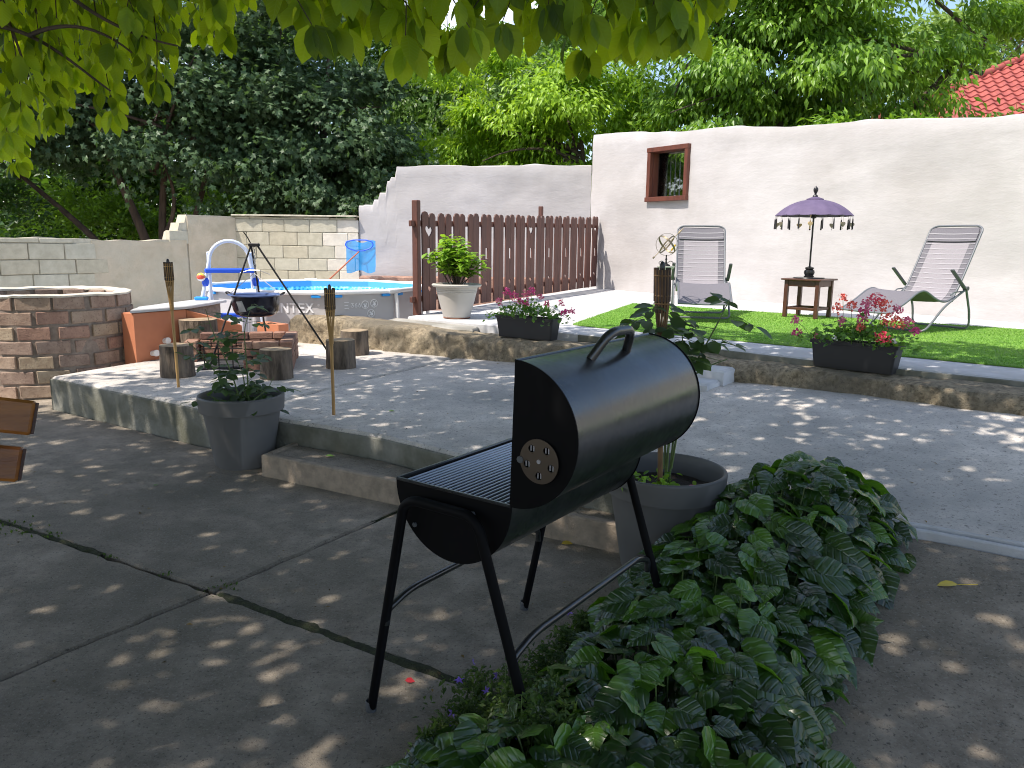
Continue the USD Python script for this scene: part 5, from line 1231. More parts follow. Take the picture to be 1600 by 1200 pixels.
# ------------------------------------------------------------------ planters with geraniums
def planter(loc, rz, L, lab, seed, cols, kinds):
    t = Thing('planter_box', loc, rz, lab, 'planter', 'black planter boxes on the kerb'); D0, D1, H = .15, .195, .225
    def rect(l, d, z, rnd): p = sbox(-l / 2, -d / 2, l / 2, d / 2).buffer(-rnd).buffer(rnd, 4); return np.column_stack([np.array(p.exterior.coords)[:-1], np.full(len(p.exterior.coords) - 1, z)])
    rings = [rect(L - .08, D0, 0, .02), rect(L - .03, D1 - .02, H - .03, .02), rect(L - .005, D1, H - .028, .02), rect(L, D1 + .004, H, .02), rect(L - .03, D1 - .028, H, .02), rect(L - .05, D1 - .045, H - .05, .02)]
    n = min(map(len, rings)); rings = [q[:n] for q in rings]; V = np.vstack(rings); i, j = np.meshgrid(np.arange(5), np.arange(n), indexing='ij')
    f = np.stack([i * n + j, i * n + (j + 1) % n, (i + 1) * n + (j + 1) % n, (i + 1) * n + j], -1).reshape(-1, 4)
    t.part('box', (V, f), 'planter_black', 40)
    t.part('bottom', cbox((0, 0, .006), (L - .09, D0 - .01, .01)), 'planter_black')
    t.part('soil', cbox((0, 0, H - .045), (L - .055, D1 - .05, .03), None, .01), 'soil')
    g = Thing('geranium', (loc[0], loc[1], loc[2] + H - .02), rz, lab.replace('black planter box of', 'mass of').replace('black planter box with', 'mass of'), 'flowers', 'geraniums in the planter boxes')
    r = np.random.default_rng(seed); N = 520
    pos = np.column_stack([r.normal(0, L * .30, N), r.normal(-.01, .085, N), np.abs(r.normal(0, .06, N))]); pos[:, 0] = np.clip(pos[:, 0], -L * .66, L * .62)
    pos[:, 2] += .05 * np.cos(pos[:, 0] / L * 3) - .5 * np.maximum(0, np.abs(pos[:, 1]) - .09); pos[:, 2] -= .12 * np.maximum(0, np.abs(pos[:, 0]) - L * .45)
    d = unit(np.column_stack([pos[:, 0] * 1.2 + r.normal(0, .4, N), pos[:, 1] * 3 + r.normal(0, .5, N), r.normal(.15, .4, N)])); nn = unit(np.column_stack([r.normal(0, .4, N), r.normal(-.3, .4, N), np.full(N, .9)]))
    v, f = scatter(*LEAF_ROUND, pos, d, nn, .030 + .022 * r.random(N)); g.part('leaves', (v, f), 'geranium_leaf', kind='stuff', tint=np.repeat(r.random(N), len(LEAF_ROUND[0])))
    stm = MB()
    for (x, y, z, kind, rad) in kinds:
        b = np.array([x * .72, y * .3, .01]); tip = np.array([x, y, z]); stm.tube([b, (b + tip) / 2 + [0, 0, .02], tip], .0022, 5)
        K = int(46 * (rad / .04)); dirs = unit(r.normal(size=(K, 3)) + [0, 0, .35]); pp = tip + dirs * rad * (.55 + .5 * r.random((K, 1)))
        sh = LEAF_ROUND if kind != 'geranium_white' else LEAF_TINY
        v, f = scatter(*sh, pp, unit(dirs * .4 + r.normal(size=(K, 3)) * .6), dirs, .017 + .008 * r.random(K), 1.1)
        g.part('flower_head', (v, f), kind)
    g.part('stems', stm, 'stem_green')
    return t
def heads(seed, n, L, zr, cols, rad=(.028, .042)):
    r = np.random.default_rng(seed); return [(r.uniform(-L * .55, L * .55), r.normal(0, .09), r.uniform(*zr), cols[r.integers(len(cols))], r.uniform(*rad)) for _ in range(n)]
P1 = ['geranium_pink', 'geranium_rose', 'geranium_pink']
pl_l = heads(1, 9, .72, (.14, .26), ['geranium_pink', 'geranium_pink', 'geranium_rose'])
pl_l = [(-.20, .02, .22, 'geranium_pink', .05), (-.27, .0, .26, 'geranium_pink', .045), (-.06, .05, .24, 'geranium_rose', .05), (-.36, -.02, .16, 'geranium_rose', .042), (.03, .02, .29, 'geranium_pink', .04), (-.13, .03, .17, 'geranium_pink', .04), (.10, .08, .23, 'geranium_rose', .03), (.00, -.04, .14, 'geranium_pink', .035), (.20, .05, .16, 'geranium_rose', .034), (.42, .04, .085, 'geranium_pink', .034), (.50, .06, .10, 'geranium_rose', .030), (.36, .08, .18, 'geranium_rose', .028)]
pl_l += heads(4, 16, .72, (.05, .13), ['geranium_white'], (.018, .026))
planter((.16, 8.12, .562), math.atan2(-.57, .82), .74, 'black planter box with pink geraniums on the kerb left of the grill', 21, None, pl_l)
pl_r = [(-.52, .0, .15, 'geranium_rose', .036), (-.49, -.02, .05, 'geranium_pink', .036), (-.30, -.05, .03, 'geranium_pink', .034), (-.20, .04, .27, 'geranium_coral', .045), (-.08, .04, .30, 'geranium_coral', .04), (.02, .05, .25, 'geranium_pink', .05), (.06, .0, .32, 'geranium_rose', .05), (.12, .02, .36, 'geranium_red', .06), (.17, .03, .31, 'geranium_coral', .055), (.27, .05, .29, 'geranium_rose', .04), (.20, .06, .20, 'geranium_coral', .055), (.28, .05, .19, 'geranium_coral', .05), (.36, .05, .20, 'geranium_rose', .036), (.42, .04, .14, 'geranium_pink', .036), (.05, -.08, .14, 'geranium_coral', .036), (.22, -.09, .08, 'geranium_red', .045), (.25, -.09, .075, 'geranium_red', .04), (-.12, -.03, .18, 'geranium_rose', .03), (.0, .06, .20, 'geranium_rose', .04), (-.16, .05, .36, 'geranium_coral', .03)]
pl_r += heads(8, 5, .7, (.02, .08), ['geranium_white'], (.012, .018))
planter((2.78, 6.17, .575), math.atan2(-.70, .71), .70, 'black planter box with red and coral geraniums on the kerb right of the grill', 33, None, pl_r)

# ------------------------------------------------------------------ stone-coloured pot with a bright shrub
wp = Thing('shrub_pot', (-.70, 9.58, T), 0, 'pale stone coloured pot with a bright green shrub before the fence', 'pot')
wp.part('body', lathe([(.001, .012), (.155, .012), (.17, .03), (.222, .22), (.252, .35), (.264, .395)], 56), 'pot_stone', 50)
wp.part('rim', lathe([(.262, .39), (.295, .392), (.306, .402), (.308, .416), (.298, .426), (.275, .428), (.262, .418), (.255, .39), (.25, .36)], 56), 'pot_stone', 50)
for z in (.33, .35): wp.part('groove_ring', lathe([(.2470 + (z - .33) * .25, z - .005), (.2515 + (z - .33) * .25, z), (.2490 + (z - .33) * .25, z + .005)], 56), 'pot_stone', 50)
wp.part('saucer', lathe([(.001, 0), (.15, 0), (.172, .012), (.168, .016), (.001, .012)], 40), 'pot_saucer', 40)
wp.part('soil', lathe([(.255, .375), (.1, .39), (.001, .395)], 40), 'soil')
def shrub(name, loc, n_st, h, spread, lab, seed, mat_, size, shape=LEAF_OVAL, cat='shrub', z0=0.0, per=16, lean=0):
    t = Thing(name, loc, 0, lab, cat); r = np.random.default_rng(seed); st, P_, D_, N_, S_ = MB(), [], [], [], []
    for k in range(n_st):
        a = r.uniform(0, 2 * PI); q = spread * math.sqrt(r.random()); tip = np.array([q * math.cos(a) + lean, q * math.sin(a), h * (.55 + .45 * r.random()) * (1 - .35 * (q / spread) ** 2)])
        b = np.array([.25 * tip[0] * r.random(), .25 * tip[1] * r.random(), z0]); md = (b + tip) / 2 + [0, 0, .10 * h]
        tt = np.linspace(0, 1, 7)[:, None]; c = (1 - tt) ** 2 * b + 2 * tt * (1 - tt) * md + tt ** 2 * tip; st.tube(c, np.linspace(.006, .002, 7), 5)
        for i in range(per):
            u = .35 + .65 * (i + r.random()) / per; p = (1 - u) ** 2 * b + 2 * u * (1 - u) * md + u * u * tip; az = i * 2.4 + r.normal() * .3
            d = np.array([math.cos(az), math.sin(az), .15 + .3 * r.normal()]); P_.append(p); D_.append(d); N_.append([0.2 * r.normal(), .2 * r.normal(), 1]); S_.append(size * (.6 + .6 * r.random()))
    t.part('stems', st, 'twig')
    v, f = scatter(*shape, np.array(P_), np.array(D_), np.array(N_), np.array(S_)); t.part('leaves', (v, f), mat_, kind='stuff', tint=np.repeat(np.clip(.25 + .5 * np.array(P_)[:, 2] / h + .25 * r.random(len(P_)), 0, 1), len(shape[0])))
    return t
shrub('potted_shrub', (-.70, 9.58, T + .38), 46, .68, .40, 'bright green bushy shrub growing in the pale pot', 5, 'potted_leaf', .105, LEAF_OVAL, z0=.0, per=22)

# ------------------------------------------------------------------ roses in the big pots
def rose(loc, canes, lab, seed, size, lo_=.15, zmin=-1):
    t = Thing('rose_bush', loc, 0, lab, 'rose', 'roses in the big grey pots'); r = np.random.default_rng(seed); st, P_, D_, N_, S_ = MB(), [], [], [], []
    for pts, k in canes:
        c = bend(pts, .12, 6); seg = np.linalg.norm(np.diff(c, axis=0), axis=1); s = np.concatenate([[0], np.cumsum(seg)]); st.tube(c, np.linspace(.0055, .0022, len(c)), 6)
        k = int(k * 1.9)
        for i in range(k):
            u = s[-1] * (lo_ + (1 - lo_) * (i + .6) / k); p = np.array([np.interp(u, s, c[:, j]) for j in range(3)]); az = i * 2.39 + r.normal() * .5
            if p[2] < zmin: continue
            d = unit(np.array([math.cos(az), math.sin(az), .1 + .3 * r.normal()]))
            rl = size * 2.0; tip = p + d * rl + [0, 0, -.25 * rl]; st.tube([p, p + d * rl * .5, tip], .0014, 4)
            side = unit(np.cross(d, [0, 0, 1]))
            for (fr_a, sg) in ((.45, 1), (.45, -1), (.8, 1), (.8, -1), (1.0, 0)):
                q = p + (tip - p) * fr_a; P_.append(q); D_.append(unit(d * (.35 if sg else 1) + side * sg * .9 + [0, 0, -.25 + .2 * r.normal()])); N_.append(unit(np.array([.3 * r.normal(), .3 * r.normal() - .2, 1]))); S_.append(size * (.75 + .5 * r.random()))
    t.part('canes', st, 'stem_green')
    T0 = r.random(len(P_))
    for i in range(len(P_)):
        v, f = scatter(*LEAF_OVAL, np.array([P_[i]]), np.array([D_[i]]), np.array([N_[i]]), np.array([S_[i]]), 1.15); t.part('leaf', (v, f), 'rose_leaf', True, tint=np.full(len(v), T0[i]))
    return t
rose((PL[0], PL[1], .40), [([(0, 0, 0), (-.05, -.02, .25), (-.18, 0, .55), (-.22, .02, .68)], 5), ([(.05, 0, 0), (.05, 0, .3), (.04, .0, .55), (.10, .02, .72)], 6), ([(-.05, .03, 0), (-.14, .02, .2), (-.30, .02, .40), (-.36, .02, .46)], 4), ([(.02, -.03, 0), (.12, -.05, .08), (.20, -.08, .14)], 3), ([(-.02, -.05, 0), (-.16, -.08, .08), (-.2, -.1, .12)], 4), ([(0, .05, 0), (.0, .08, .2), (-.06, .1, .34)], 4), ([(.06, .05, 0), (.15, .08, .10), (.2, .1, .2)], 3)], 'dark leaved rose bush in the grey pot by the step', 3, .072, .12)
rose((PR[0], PR[1], .41), [([(-.03, 0, 0), (-.05, -.05, .4), (-.02, -.08, .62), (-.10, -.1, .86), (-.09, -.1, .92)], 9), ([(.02, 0, 0), (.03, -.05, .45), (.20, -.05, .80), (.24, -.06, .90)], 4), ([(0, 0, .05), (.02, -.06, .5), (.16, -.08, .60), (.24, -.08, .63)], 3), ([(0, 0, .1), (-.04, -.05, .55), (-.12, -.08, .64)], 4), ([(0, -.04, 0), (-.01, -.09, .45), (.05, -.1, .58)], 5), ([(-.02, -.05, .1), (-.07, -.10, .45), (-.05, -.11, .74)], 6), ([(.02, -.04, .1), (.05, -.09, .5), (.02, -.10, .80)], 6)], 'rose bush climbing round the torch behind the grill', 8, .078, .55, .60)
# clippings and a petal on the pot's soil
tag(solo('rose_petal', (scatter(*LEAF_ROUND, np.array([[.86, 3.44, .425], [.862, 3.45, .43], [.855, 3.44, .43]]), np.array([[1, .2, .1], [-.3, 1, .3], [.2, -1, .2]]), np.array([[0, 0, 1.]] * 3), .045)), 'petal_magenta', True), 'crumpled magenta petal on the soil of the pot behind the grill', 'petal')
r = np.random.default_rng(44); k = 90; pos = np.column_stack([.66 + .09 * r.normal(size=k), 3.44 + .06 * r.normal(size=k), .425 + .06 * r.random(k)])
v, f = scatter(*LEAF_OVAL, pos, r.normal(size=(k, 3)), unit(r.normal(size=(k, 3)) + [0, 0, 1]), .035); tag(solo('low_seedlings', (v, f), 'potted_leaf', tint=np.repeat(r.random(k), len(LEAF_OVAL[0]))), 'low seedlings on the soil of the pot behind the grill', 'seedlings', kind='stuff')

# fallen leaves and a petal on the concrete
def fallen(name, x, y, z, size, rz, m, lab, shape=LEAF_OVAL, stalk=0, cat='leaf'):
    d = np.array([math.cos(rz), math.sin(rz), .04]); v, f = scatter(*shape, np.array([[x, y, z + .006]]), d[None], np.array([[.05, -.1, 1.]]), np.array([size])); mb = MB(); mb.add(v, f)
    if stalk: mb.tube([(x, y, z + .006), (x - d[0] * stalk, y - d[1] * stalk, z + .01)], .0016, 4)
    tag(solo(name, mb, m, True, base=(x, y, z)), lab, cat, 'fallen leaves' if cat == 'leaf' else None)
zr = float(rise(1.93, 3.12))
fallen('fallen_leaf', 1.78, 2.86, float(rise(1.78, 2.86)) + .002, .078, PI - .1, 'yellow_leaf', 'yellow leaf with a stalk on the concrete at the right', LEAF_OVAL, .075)
fallen('fallen_leaf', .27, 3.80, 0, .075, .4, 'yellow_leaf', 'yellow leaf on the concrete under the grill')
fallen('fallen_leaf', -2.27, 4.68, 0, .04, 1.2, 'green_leaf_fallen', 'small green leaf on the concrete left of the pot')
fallen('fallen_leaf', -.92, 5.6, P + .002, .05, .2, 'green_leaf_fallen', 'small green leaf on the platform right of the middle torch')
fallen('fallen_leaf', -1.23, 4.92, .142, .06, .2, 'green_leaf_fallen', 'yellowish green leaf lying on the step tread')
fallen('fallen_petal', -.37, 2.51, 0, .036, .1, 'petal_red', 'red petal on the concrete beside the near grill leg', LEAF_ROUND, 0, 'petal')
mm_ = MB(); mm_.tube([(2.27, 3.42, .283), (2.34, 3.38, .285), (2.38, 3.33, .283)], .006, 6)

# ------------------------------------------------------------------ wooden garden bench at the left edge
bx_ = np.array([-1.275, 2.0, 0]); bdir = unit(np.array([-.93, -.36])); bnr = np.array([-bdir[1], bdir[0]]); bnr = bnr if bnr[1] > 0 else -bnr
be = Thing('garden_bench', (-1.9, 1.8, 0), 0, 'varnished wooden garden bench whose slat ends reach in at the left', 'bench')
tiltv = unit(np.array([bnr[0] * .22, bnr[1] * .22, 1.0]))
bd3 = unit(np.array([*bdir, .20])); tv3 = unit(tiltv - bd3 * (tiltv @ bd3)); Rb = np.column_stack([bd3, np.cross(tv3, bd3), tv3])
for (z, ex) in ((1.072, 0.0), (.945, .035)):
    c = np.array([*bx_[:2], 1.072]) + bd3 * (.70 + ex) + tiltv * (z - 1.07)
    be.part('back_slat', cbox(c, (1.40, .042, .092), Rb, .008), 'bench_wood', world=True)
    ce = c - bd3 * .7005
    be.part('slat_end', cbox(ce, (.003, .034, .084), Rb, .001), 'bench_end', world=True)
for k, o in enumerate((.05, .18, .31)):
    c = np.array([*(bx_[:2] + bdir * .75 - bnr * o), .45]); be.part('seat_slat', cbox(c + np.array([*bdir, 0]) * .3, (1.0, .11, .035), np.column_stack([[*bdir, 0], [*bnr, 0], [0, 0, 1.]]), .008), 'bench_wood', world=True)
for s in (.30, 1.15):
    q = bx_[:2] + bdir * s
    be.part('leg', cbox([*(q + bnr * .03), .22], (.06, .06, .44), np.column_stack([[*bdir, 0], [*bnr, 0], [0, 0, 1.]]), .006), 'bench_wood', world=True)
    be.part('leg', cbox([*(q - bnr * .34), .22], (.06, .06, .44), np.column_stack([[*bdir, 0], [*bnr, 0], [0, 0, 1.]]), .006), 'bench_wood', world=True)
    c = np.array([*(q + bnr * .045), .0]) + [0, 0, .75]; be.part('back_post', cbox(c + np.array([*bnr, 0]) * .035, (.05, .045, .72), Rb, .006), 'bench_wood', world=True)

# ------------------------------------------------------------------ neighbour's house with a red tiled roof
ho = Thing('house', (16.5, 27.0, 0), 0, 'neighbouring house with a red tiled hip roof behind the white wall', 'house')
E0 = np.array([9.72, 22.8, 4.84]); eu = unit(np.array([1.0, -.28, 0])); ev_h = np.array([-eu[1], eu[0], 0]); sl_ = math.radians(31); ev = ev_h * math.cos(sl_) + np.array([0, 0, math.sin(sl_)]); en = np.cross(eu, ev)
UW, VW, k = .30, .34, 0
Rt = np.column_stack([eu, ev, en])
tile_pts = []
for j in range(17):
    for i in range(29):
        u, v = i * UW + (.0 if j % 2 else .0), j * VW
        if u < v * 1.05 - .1 or u > 8.4 or u < 3.0: continue
        tile_pts.append((u, v))
a = np.linspace(0, 1, 7); prof = np.column_stack([a * UW, .045 * np.sin(a * 2 * PI) * np.where(a < .5, 1, .7)])
for (u, v) in tile_pts:
    lo = np.column_stack([u + prof[:, 0], np.full(7, v), prof[:, 1] + .055]); hi = np.column_stack([u + prof[:, 0], np.full(7, v + VW + .03), prof[:, 1] + .012]); bt = lo - [0, 0, .035]
    V = np.vstack([bt, lo, hi]) @ Rt.T + E0; f = []
    for q in range(6): f += [[q, q + 1, 7 + q + 1, 7 + q], [7 + q, 7 + q + 1, 14 + q + 1, 14 + q]]
    ho.part('roof_tile', (V, np.array(f)), ('roof_tile_red', 'roof_tile_dark')[int(k % 3 == 0)], 60, world=True); k += 1
hip0, hip1 = E0, E0 + eu * 6.2 + ev * 5.92
m = MB()
for i in range(18):
    p = hip0 + (hip1 - hip0) * i / 18; q = hip0 + (hip1 - hip0) * (i + 1.12) / 18; m.tube([p + en * .08, q + en * .065], [.10, .085], 10)
ho.part('hip_cap', m, 'roof_tile_red', 50, world=True)
rp = [E0 - en * .02, E0 + eu * 9 - en * .02, E0 + eu * 9 + ev * 5.85 - en * .02, E0 + eu * 6.15 + ev * 5.85 - en * .02]
back = [E0 + [0, 7, 0], E0 + eu * 9 + [0, 9, 0]]
ho.part('roof_deck', (np.array(rp + back), np.array([[0, 1, 2], [0, 2, 3], [0, 3, 4], [3, 2, 5], [3, 5, 4]])), 'roof_tile_dark', world=True)
ho.part('wall', slab([(E0 + eu * .5 + ev_h * .5)[:2], (E0 + eu * 8.5 + ev_h * .5)[:2], (E0 + eu * 8.5 + ev_h * 6.5)[:2], (E0 + eu * .5 + ev_h * 6.5)[:2]], -.05, 4.86, .01), 'house_wall', world=True)

# small dry bits lying about on the concrete
r = np.random.default_rng(91); k = 420; q = np.column_stack([r.uniform(-4, 5, k), r.uniform(1.9, 8.4, k)]); pf = Polygon(np.vstack([np.array(front), [(2.2, 3.1), (5, 1.2), (6, 1.6), (3.43, 5.0), (2.18, 6.35), (-.49, 8.2), (-3.2, 9.0)]]))
on = shapely.contains_xy(pf.buffer(-.06), q[:, 0], q[:, 1]); low = shapely.contains_xy(Polygon([(-4.2, 6.7), (-2.4, 5.55), (-1.75, 4.85), (.5, 3.6), (.5, 3.1), (-.4, 2.1), (-1.5, 1.9), (-4, 3)]), q[:, 0], q[:, 1]) & ~on; right_ = (q[:, 0] > 1.9) & (q[:, 0] < 3) & (q[:, 1] < 2.9) & ~on
z = np.where(on, Pz(q[:, 0], q[:, 1]), np.where(low, 0.0, rise(q[:, 0], q[:, 1]))); m = on | low | right_; q, z = q[m], z[m]; k = len(q); az = r.uniform(0, 2 * PI, k)
v, f = scatter(*LEAF_TINY, np.column_stack([q, z + .006]), np.column_stack([np.cos(az), np.sin(az), r.normal(0, .15, k)]), np.column_stack([r.normal(0, .2, (k, 2)), np.ones(k)]), .008 + .022 * r.random(k) ** 2.5)
tag(solo('litter', (v, f), 'dry_leaf', tint=np.repeat(r.random(k), 4)), 'small dry leaf bits scattered over the concrete', 'litter', kind='stuff')
LEAF_BLADE = leaf_shape(0.21, rows=((0, 0), (0.42, 1.0), (1, 0)), fold=0.25, droop=0.3)
# ------------------------------------------------------------------ the leafy bed in the foreground
def heart_leaf():
    half = [(0.0, 0.0), (.06, -.10), (.19, -.18), (.36, -.15), (.49, .0), (.545, .19), (.50, .40), (.37, .58), (.21, .74), (.085, .87), (0, .97)]
    out = half + [(-x, y) for x, y in half[-2:0:-1]]; ctr = (0.0, .22)
    def z(x, y, k): return .30 * abs(x) - .50 * x * x - .36 * max(0, y - .2) ** 2 - .10 * max(0, -y) + k
    rings = []
    for q in (1.0, .72, .40):
        rings.append([(ctr[0] + (x - ctr[0]) * q, ctr[1] + (y - ctr[1]) * q, z(ctr[0] + (x - ctr[0]) * q, ctr[1] + (y - ctr[1]) * q, (.022 if i % 2 else -.014) * (1.0 if q < .99 else .8))) for i, (x, y) in enumerate(out)])
    n = len(out); v = np.array(rings[0] + rings[1] + rings[2] + [(0, ctr[1], -.02)]); f = []
    for k in range(2):
        for i in range(n): j = (i + 1) % n; f += [[k * n + i, k * n + j, (k + 1) * n + j], [k * n + i, (k + 1) * n + j, (k + 1) * n + i]]
    for i in range(n): f.append([2 * n + i, 2 * n + (i + 1) % n, 3 * n])
    f = np.array(f); nz = np.cross(v[f[:, 1]] - v[f[:, 0]], v[f[:, 2]] - v[f[:, 0]])[:, 2]
    if nz.mean() < 0: f = f[:, ::-1]
    return v, f
HV, HF = heart_leaf()
bed_poly = Polygon([(-.50, 1.30), (-.37, 1.86), (-.06, 2.10), (.14, 2.36), (.28, 2.66), (.46, 3.02), (.72, 3.34), (.92, 3.52), (1.20, 3.72), (1.52, 3.76), (1.76, 3.55), (1.72, 3.20), (1.52, 2.95), (1.28, 2.60), (1.00, 2.20), (.86, 1.75), (.80, 1.30)])
bed_base = lambda x, y: rise(x, y) * np.clip((x - .5) / .7, 0, 1)
tag(solo('bed_soil', slab(rough_line(list(bed_poly.buffer(-.22).exterior.coords)[:-1], .1, .012, 3), lambda x, y: bed_base(x, y) - .04, lambda x, y: bed_base(x, y) + .05, .02), 'soil'), 'dark soil of the leafy bed', 'soil', kind='structure')
bed = Thing('heart_leaf_bed', (.8, 2.7, 0), label='dense bed of big heart-shaped dark green leaves in the right foreground', cat='plants')
r = np.random.default_rng(17); pts = []; nr = []
hull_d = lambda x, y: bed_poly.exterior.distance(Point(x, y)) if bed_poly.contains(Point(x, y)) else 0
cand = np.column_stack([r.uniform(-.42, 2.0, 11000), r.uniform(1.3, 3.9, 11000)]); got = []
for (x, y) in cand:
    if not bed_poly.contains(Point(x, y)): continue
    if all((x - a) ** 2 + (y - b) ** 2 > .052 ** 2 for a, b in got): got.append((x, y))
got = np.array(got)
edge = np.array([hull_d(x, y) for x, y in got]); dome = np.clip(edge / .30, 0, 1) ** .6
hmax = np.interp(got[:, 1], [1.6, 2.1, 2.7, 3.3, 3.8], [.22, .25, .26, .27, .22])
hz_ = bed_base(got[:, 0], got[:, 1]) + .06 + hmax * dome * (.80 + .30 * r.random(len(got)))
e_ = .02; gx_ = np.array([hull_d(x + e_, y) - hull_d(x - e_, y) for x, y in got]) / (2 * e_); gy_ = np.array([hull_d(x, y + e_) - hull_d(x, y - e_) for x, y in got]) / (2 * e_)
slope = (1 - dome) * 1.25
nrm = unit(np.column_stack([-gx_ * slope, -gy_ * slope, np.ones(len(got))]) + r.normal(size=(len(got), 3)) * [.50, .50, .12] + [0, -.25, 0])
dirn = unit(np.column_stack([-gx_ * (.4 + slope), -gy_ * (.4 + slope), np.zeros(len(got))]) + r.normal(size=(len(got), 3)) * [.75, .75, .0] + [.15, -.25, -.12])
size = .078 + .068 * r.random(len(got)) ** 1.4
# lower layer that fills the gaps
lo_i = r.choice(len(got), int(len(got) * .9), replace=False)
P2 = np.column_stack([got[lo_i] + r.normal(size=(len(lo_i), 2)) * .03, bed_base(got[lo_i, 0], got[lo_i, 1]) + .04 + (hz_[lo_i] - bed_base(got[lo_i, 0], got[lo_i, 1]) - .04) * r.uniform(.25, .78, len(lo_i))])
P1_ = np.column_stack([got, hz_])
order = np.argsort(np.linalg.norm(P1_ - EYE, axis=1) + 1.5 * (P1_[:, 1] < 1.80)); big = order[:300]; rest = order[300:]
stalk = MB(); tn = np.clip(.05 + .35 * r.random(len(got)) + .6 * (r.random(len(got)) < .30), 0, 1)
def one_leaf(p, d, n, s, k):
    q = np.random.default_rng(k); v = HV * [1 + .1 * q.normal(), 1 + .08 * q.normal(), 1.0 + .5 * q.random()]
    v[:, 2] += (.06 * q.normal()) * v[:, 0] + (-.16 * q.random()) * np.maximum(v[:, 1] - .3, 0) ** 1.5 * 2 + .02 * np.sin(v[:, 1] * 9 + q.random() * 6) * np.abs(v[:, 0]) * 2
    S, D, N = frames(d[None], n[None]); return p + s * (v[:, :1] * S + v[:, 1:2] * D + v[:, 2:] * N)
for i in big:
    v = one_leaf(P1_[i], dirn[i], nrm[i], size[i], int(i)); bed.part('leaf', (v, HF), 'heart_leaf', True, world=True, tint=np.full(len(v), tn[i]), luv=HV)
restm, rt = MB(), []
for i in rest:
    v = one_leaf(P1_[i], dirn[i], nrm[i], size[i], int(i)); restm.add(v, HF); rt.append(np.full(len(v), tn[i]))
for k, i in enumerate(lo_i):
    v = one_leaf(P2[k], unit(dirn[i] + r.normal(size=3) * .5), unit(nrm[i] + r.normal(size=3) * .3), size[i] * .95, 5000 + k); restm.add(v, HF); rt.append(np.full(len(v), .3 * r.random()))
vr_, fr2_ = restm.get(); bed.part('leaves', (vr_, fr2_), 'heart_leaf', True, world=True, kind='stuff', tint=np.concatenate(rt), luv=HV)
for i in np.concatenate([big, rest]):
    p = P1_[i]; b = np.array([p[0] * .8 + .2 * got[:, 0].mean() - .0, p[1] * .85 + .15 * 2.8, bed_base(p[0], p[1]) + .03]); b[:2] = p[:2] + (b[:2] - p[:2]) * .35
    stalk.tube([b, (b + p) / 2 + [0, 0, .05], p], .0022, 4, False)
bed.part('stalks', stalk, 'stem_green', world=True, kind='stuff')

# low bellflowers beside it
bf = Thing('bellflower_patch', (.0, 2.2, 0), label='low feathery plant with small violet star flowers in front of the bed', cat='flowers')
N = 9000; cx = np.array([(-.13, 2.12, .09), (-.10, 2.28, .14), (.04, 2.30, .13), (-.05, 2.12, .13), (.12, 2.45, .12), (.20, 2.58, .09), (-.12, 2.02, .10), (.05, 2.02, .12), (.28, 2.70, .07), (.12, 1.99, .12), (.06, 1.90, .12), (.15, 1.86, .12), (.02, 2.05, .11), (-.22, 1.98, .07), (-.20, 2.02, .06)]); ci = r.integers(len(cx), size=N)
rr_ = np.abs(r.normal(size=N)) * .55; aa = r.uniform(0, 2 * PI, N); pos = np.column_stack([cx[ci, 0] + cx[ci, 2] * rr_ * np.cos(aa), cx[ci, 1] + cx[ci, 2] * rr_ * np.sin(aa), .01 + r.random(N) ** .7 * np.where((ci >= 9) & (ci <= 12), .34, .17) * np.exp(-rr_ ** 2 * .5)])
d = unit(np.column_stack([r.normal(size=(N, 2)) * .8, r.normal(.25, .45, N)])); nn = unit(r.normal(size=(N, 3)) * .5 + [0, -.1, .9])
v, f = scatter(*LEAF_BLADE, pos, d, nn, .012 + .020 * r.random(N)); bf.part('foliage', (v, f), 'fine_leaf', world=True, kind='stuff', tint=np.repeat(r.random(N), len(LEAF_BLADE[0])))
stm = MB(); 
for k in range(150):
    i = r.integers(N); p = pos[i]; b = np.array([cx[ci[i], 0] + r.normal() * .03, cx[ci[i], 1] + r.normal() * .03, 0]); stm.tube([b, (b + p) / 2 + [0, 0, .03], p + [0, 0, .03]], .0011, 3, False)
bf.part('stems', stm, 'stem_green', world=True, kind='stuff')
star = []
for k in range(5):
    a = 2 * PI * k / 5
    for rad, w in ((1.0, 0),): star.append((math.cos(a), math.sin(a)))
sv = [(0, 0, 0)]; 
for k in range(10):
    a = PI * k / 5; q = 1.0 if k % 2 == 0 else .36; sv.append((q * math.cos(a), q * math.sin(a), .30 * q * q))
sv, sf = np.array(sv), np.array([[0, i + 1, (i + 1) % 10 + 1] for i in range(10)])
for (x, y, z) in ((-.12, 2.36, .17), (-.04, 2.33, .14), (.02, 2.36, .16), (-.16, 2.27, .16), (-.07, 2.24, .14), (-.17, 2.06, .13), (-.17, 2.14, .13), (.10, 2.30, .13), (.22, 2.62, .22), (.10, 2.08, .14), (.02, 1.98, .16), (-.20, 2.10, .06), (.16, 1.96, .17)):
    nz = unit(r.normal(size=3) * .5 + [0, -.55, .7]); S, D, Nn = frames(unit(r.normal(size=3))[None], nz[None]); s = .016 + .005 * r.random()
    bf.part('flower', (np.array([x, y, z]) + s * (sv[:, :1] * S + sv[:, 1:2] * D + sv[:, 2:] * Nn), sf), 'violet', world=True)

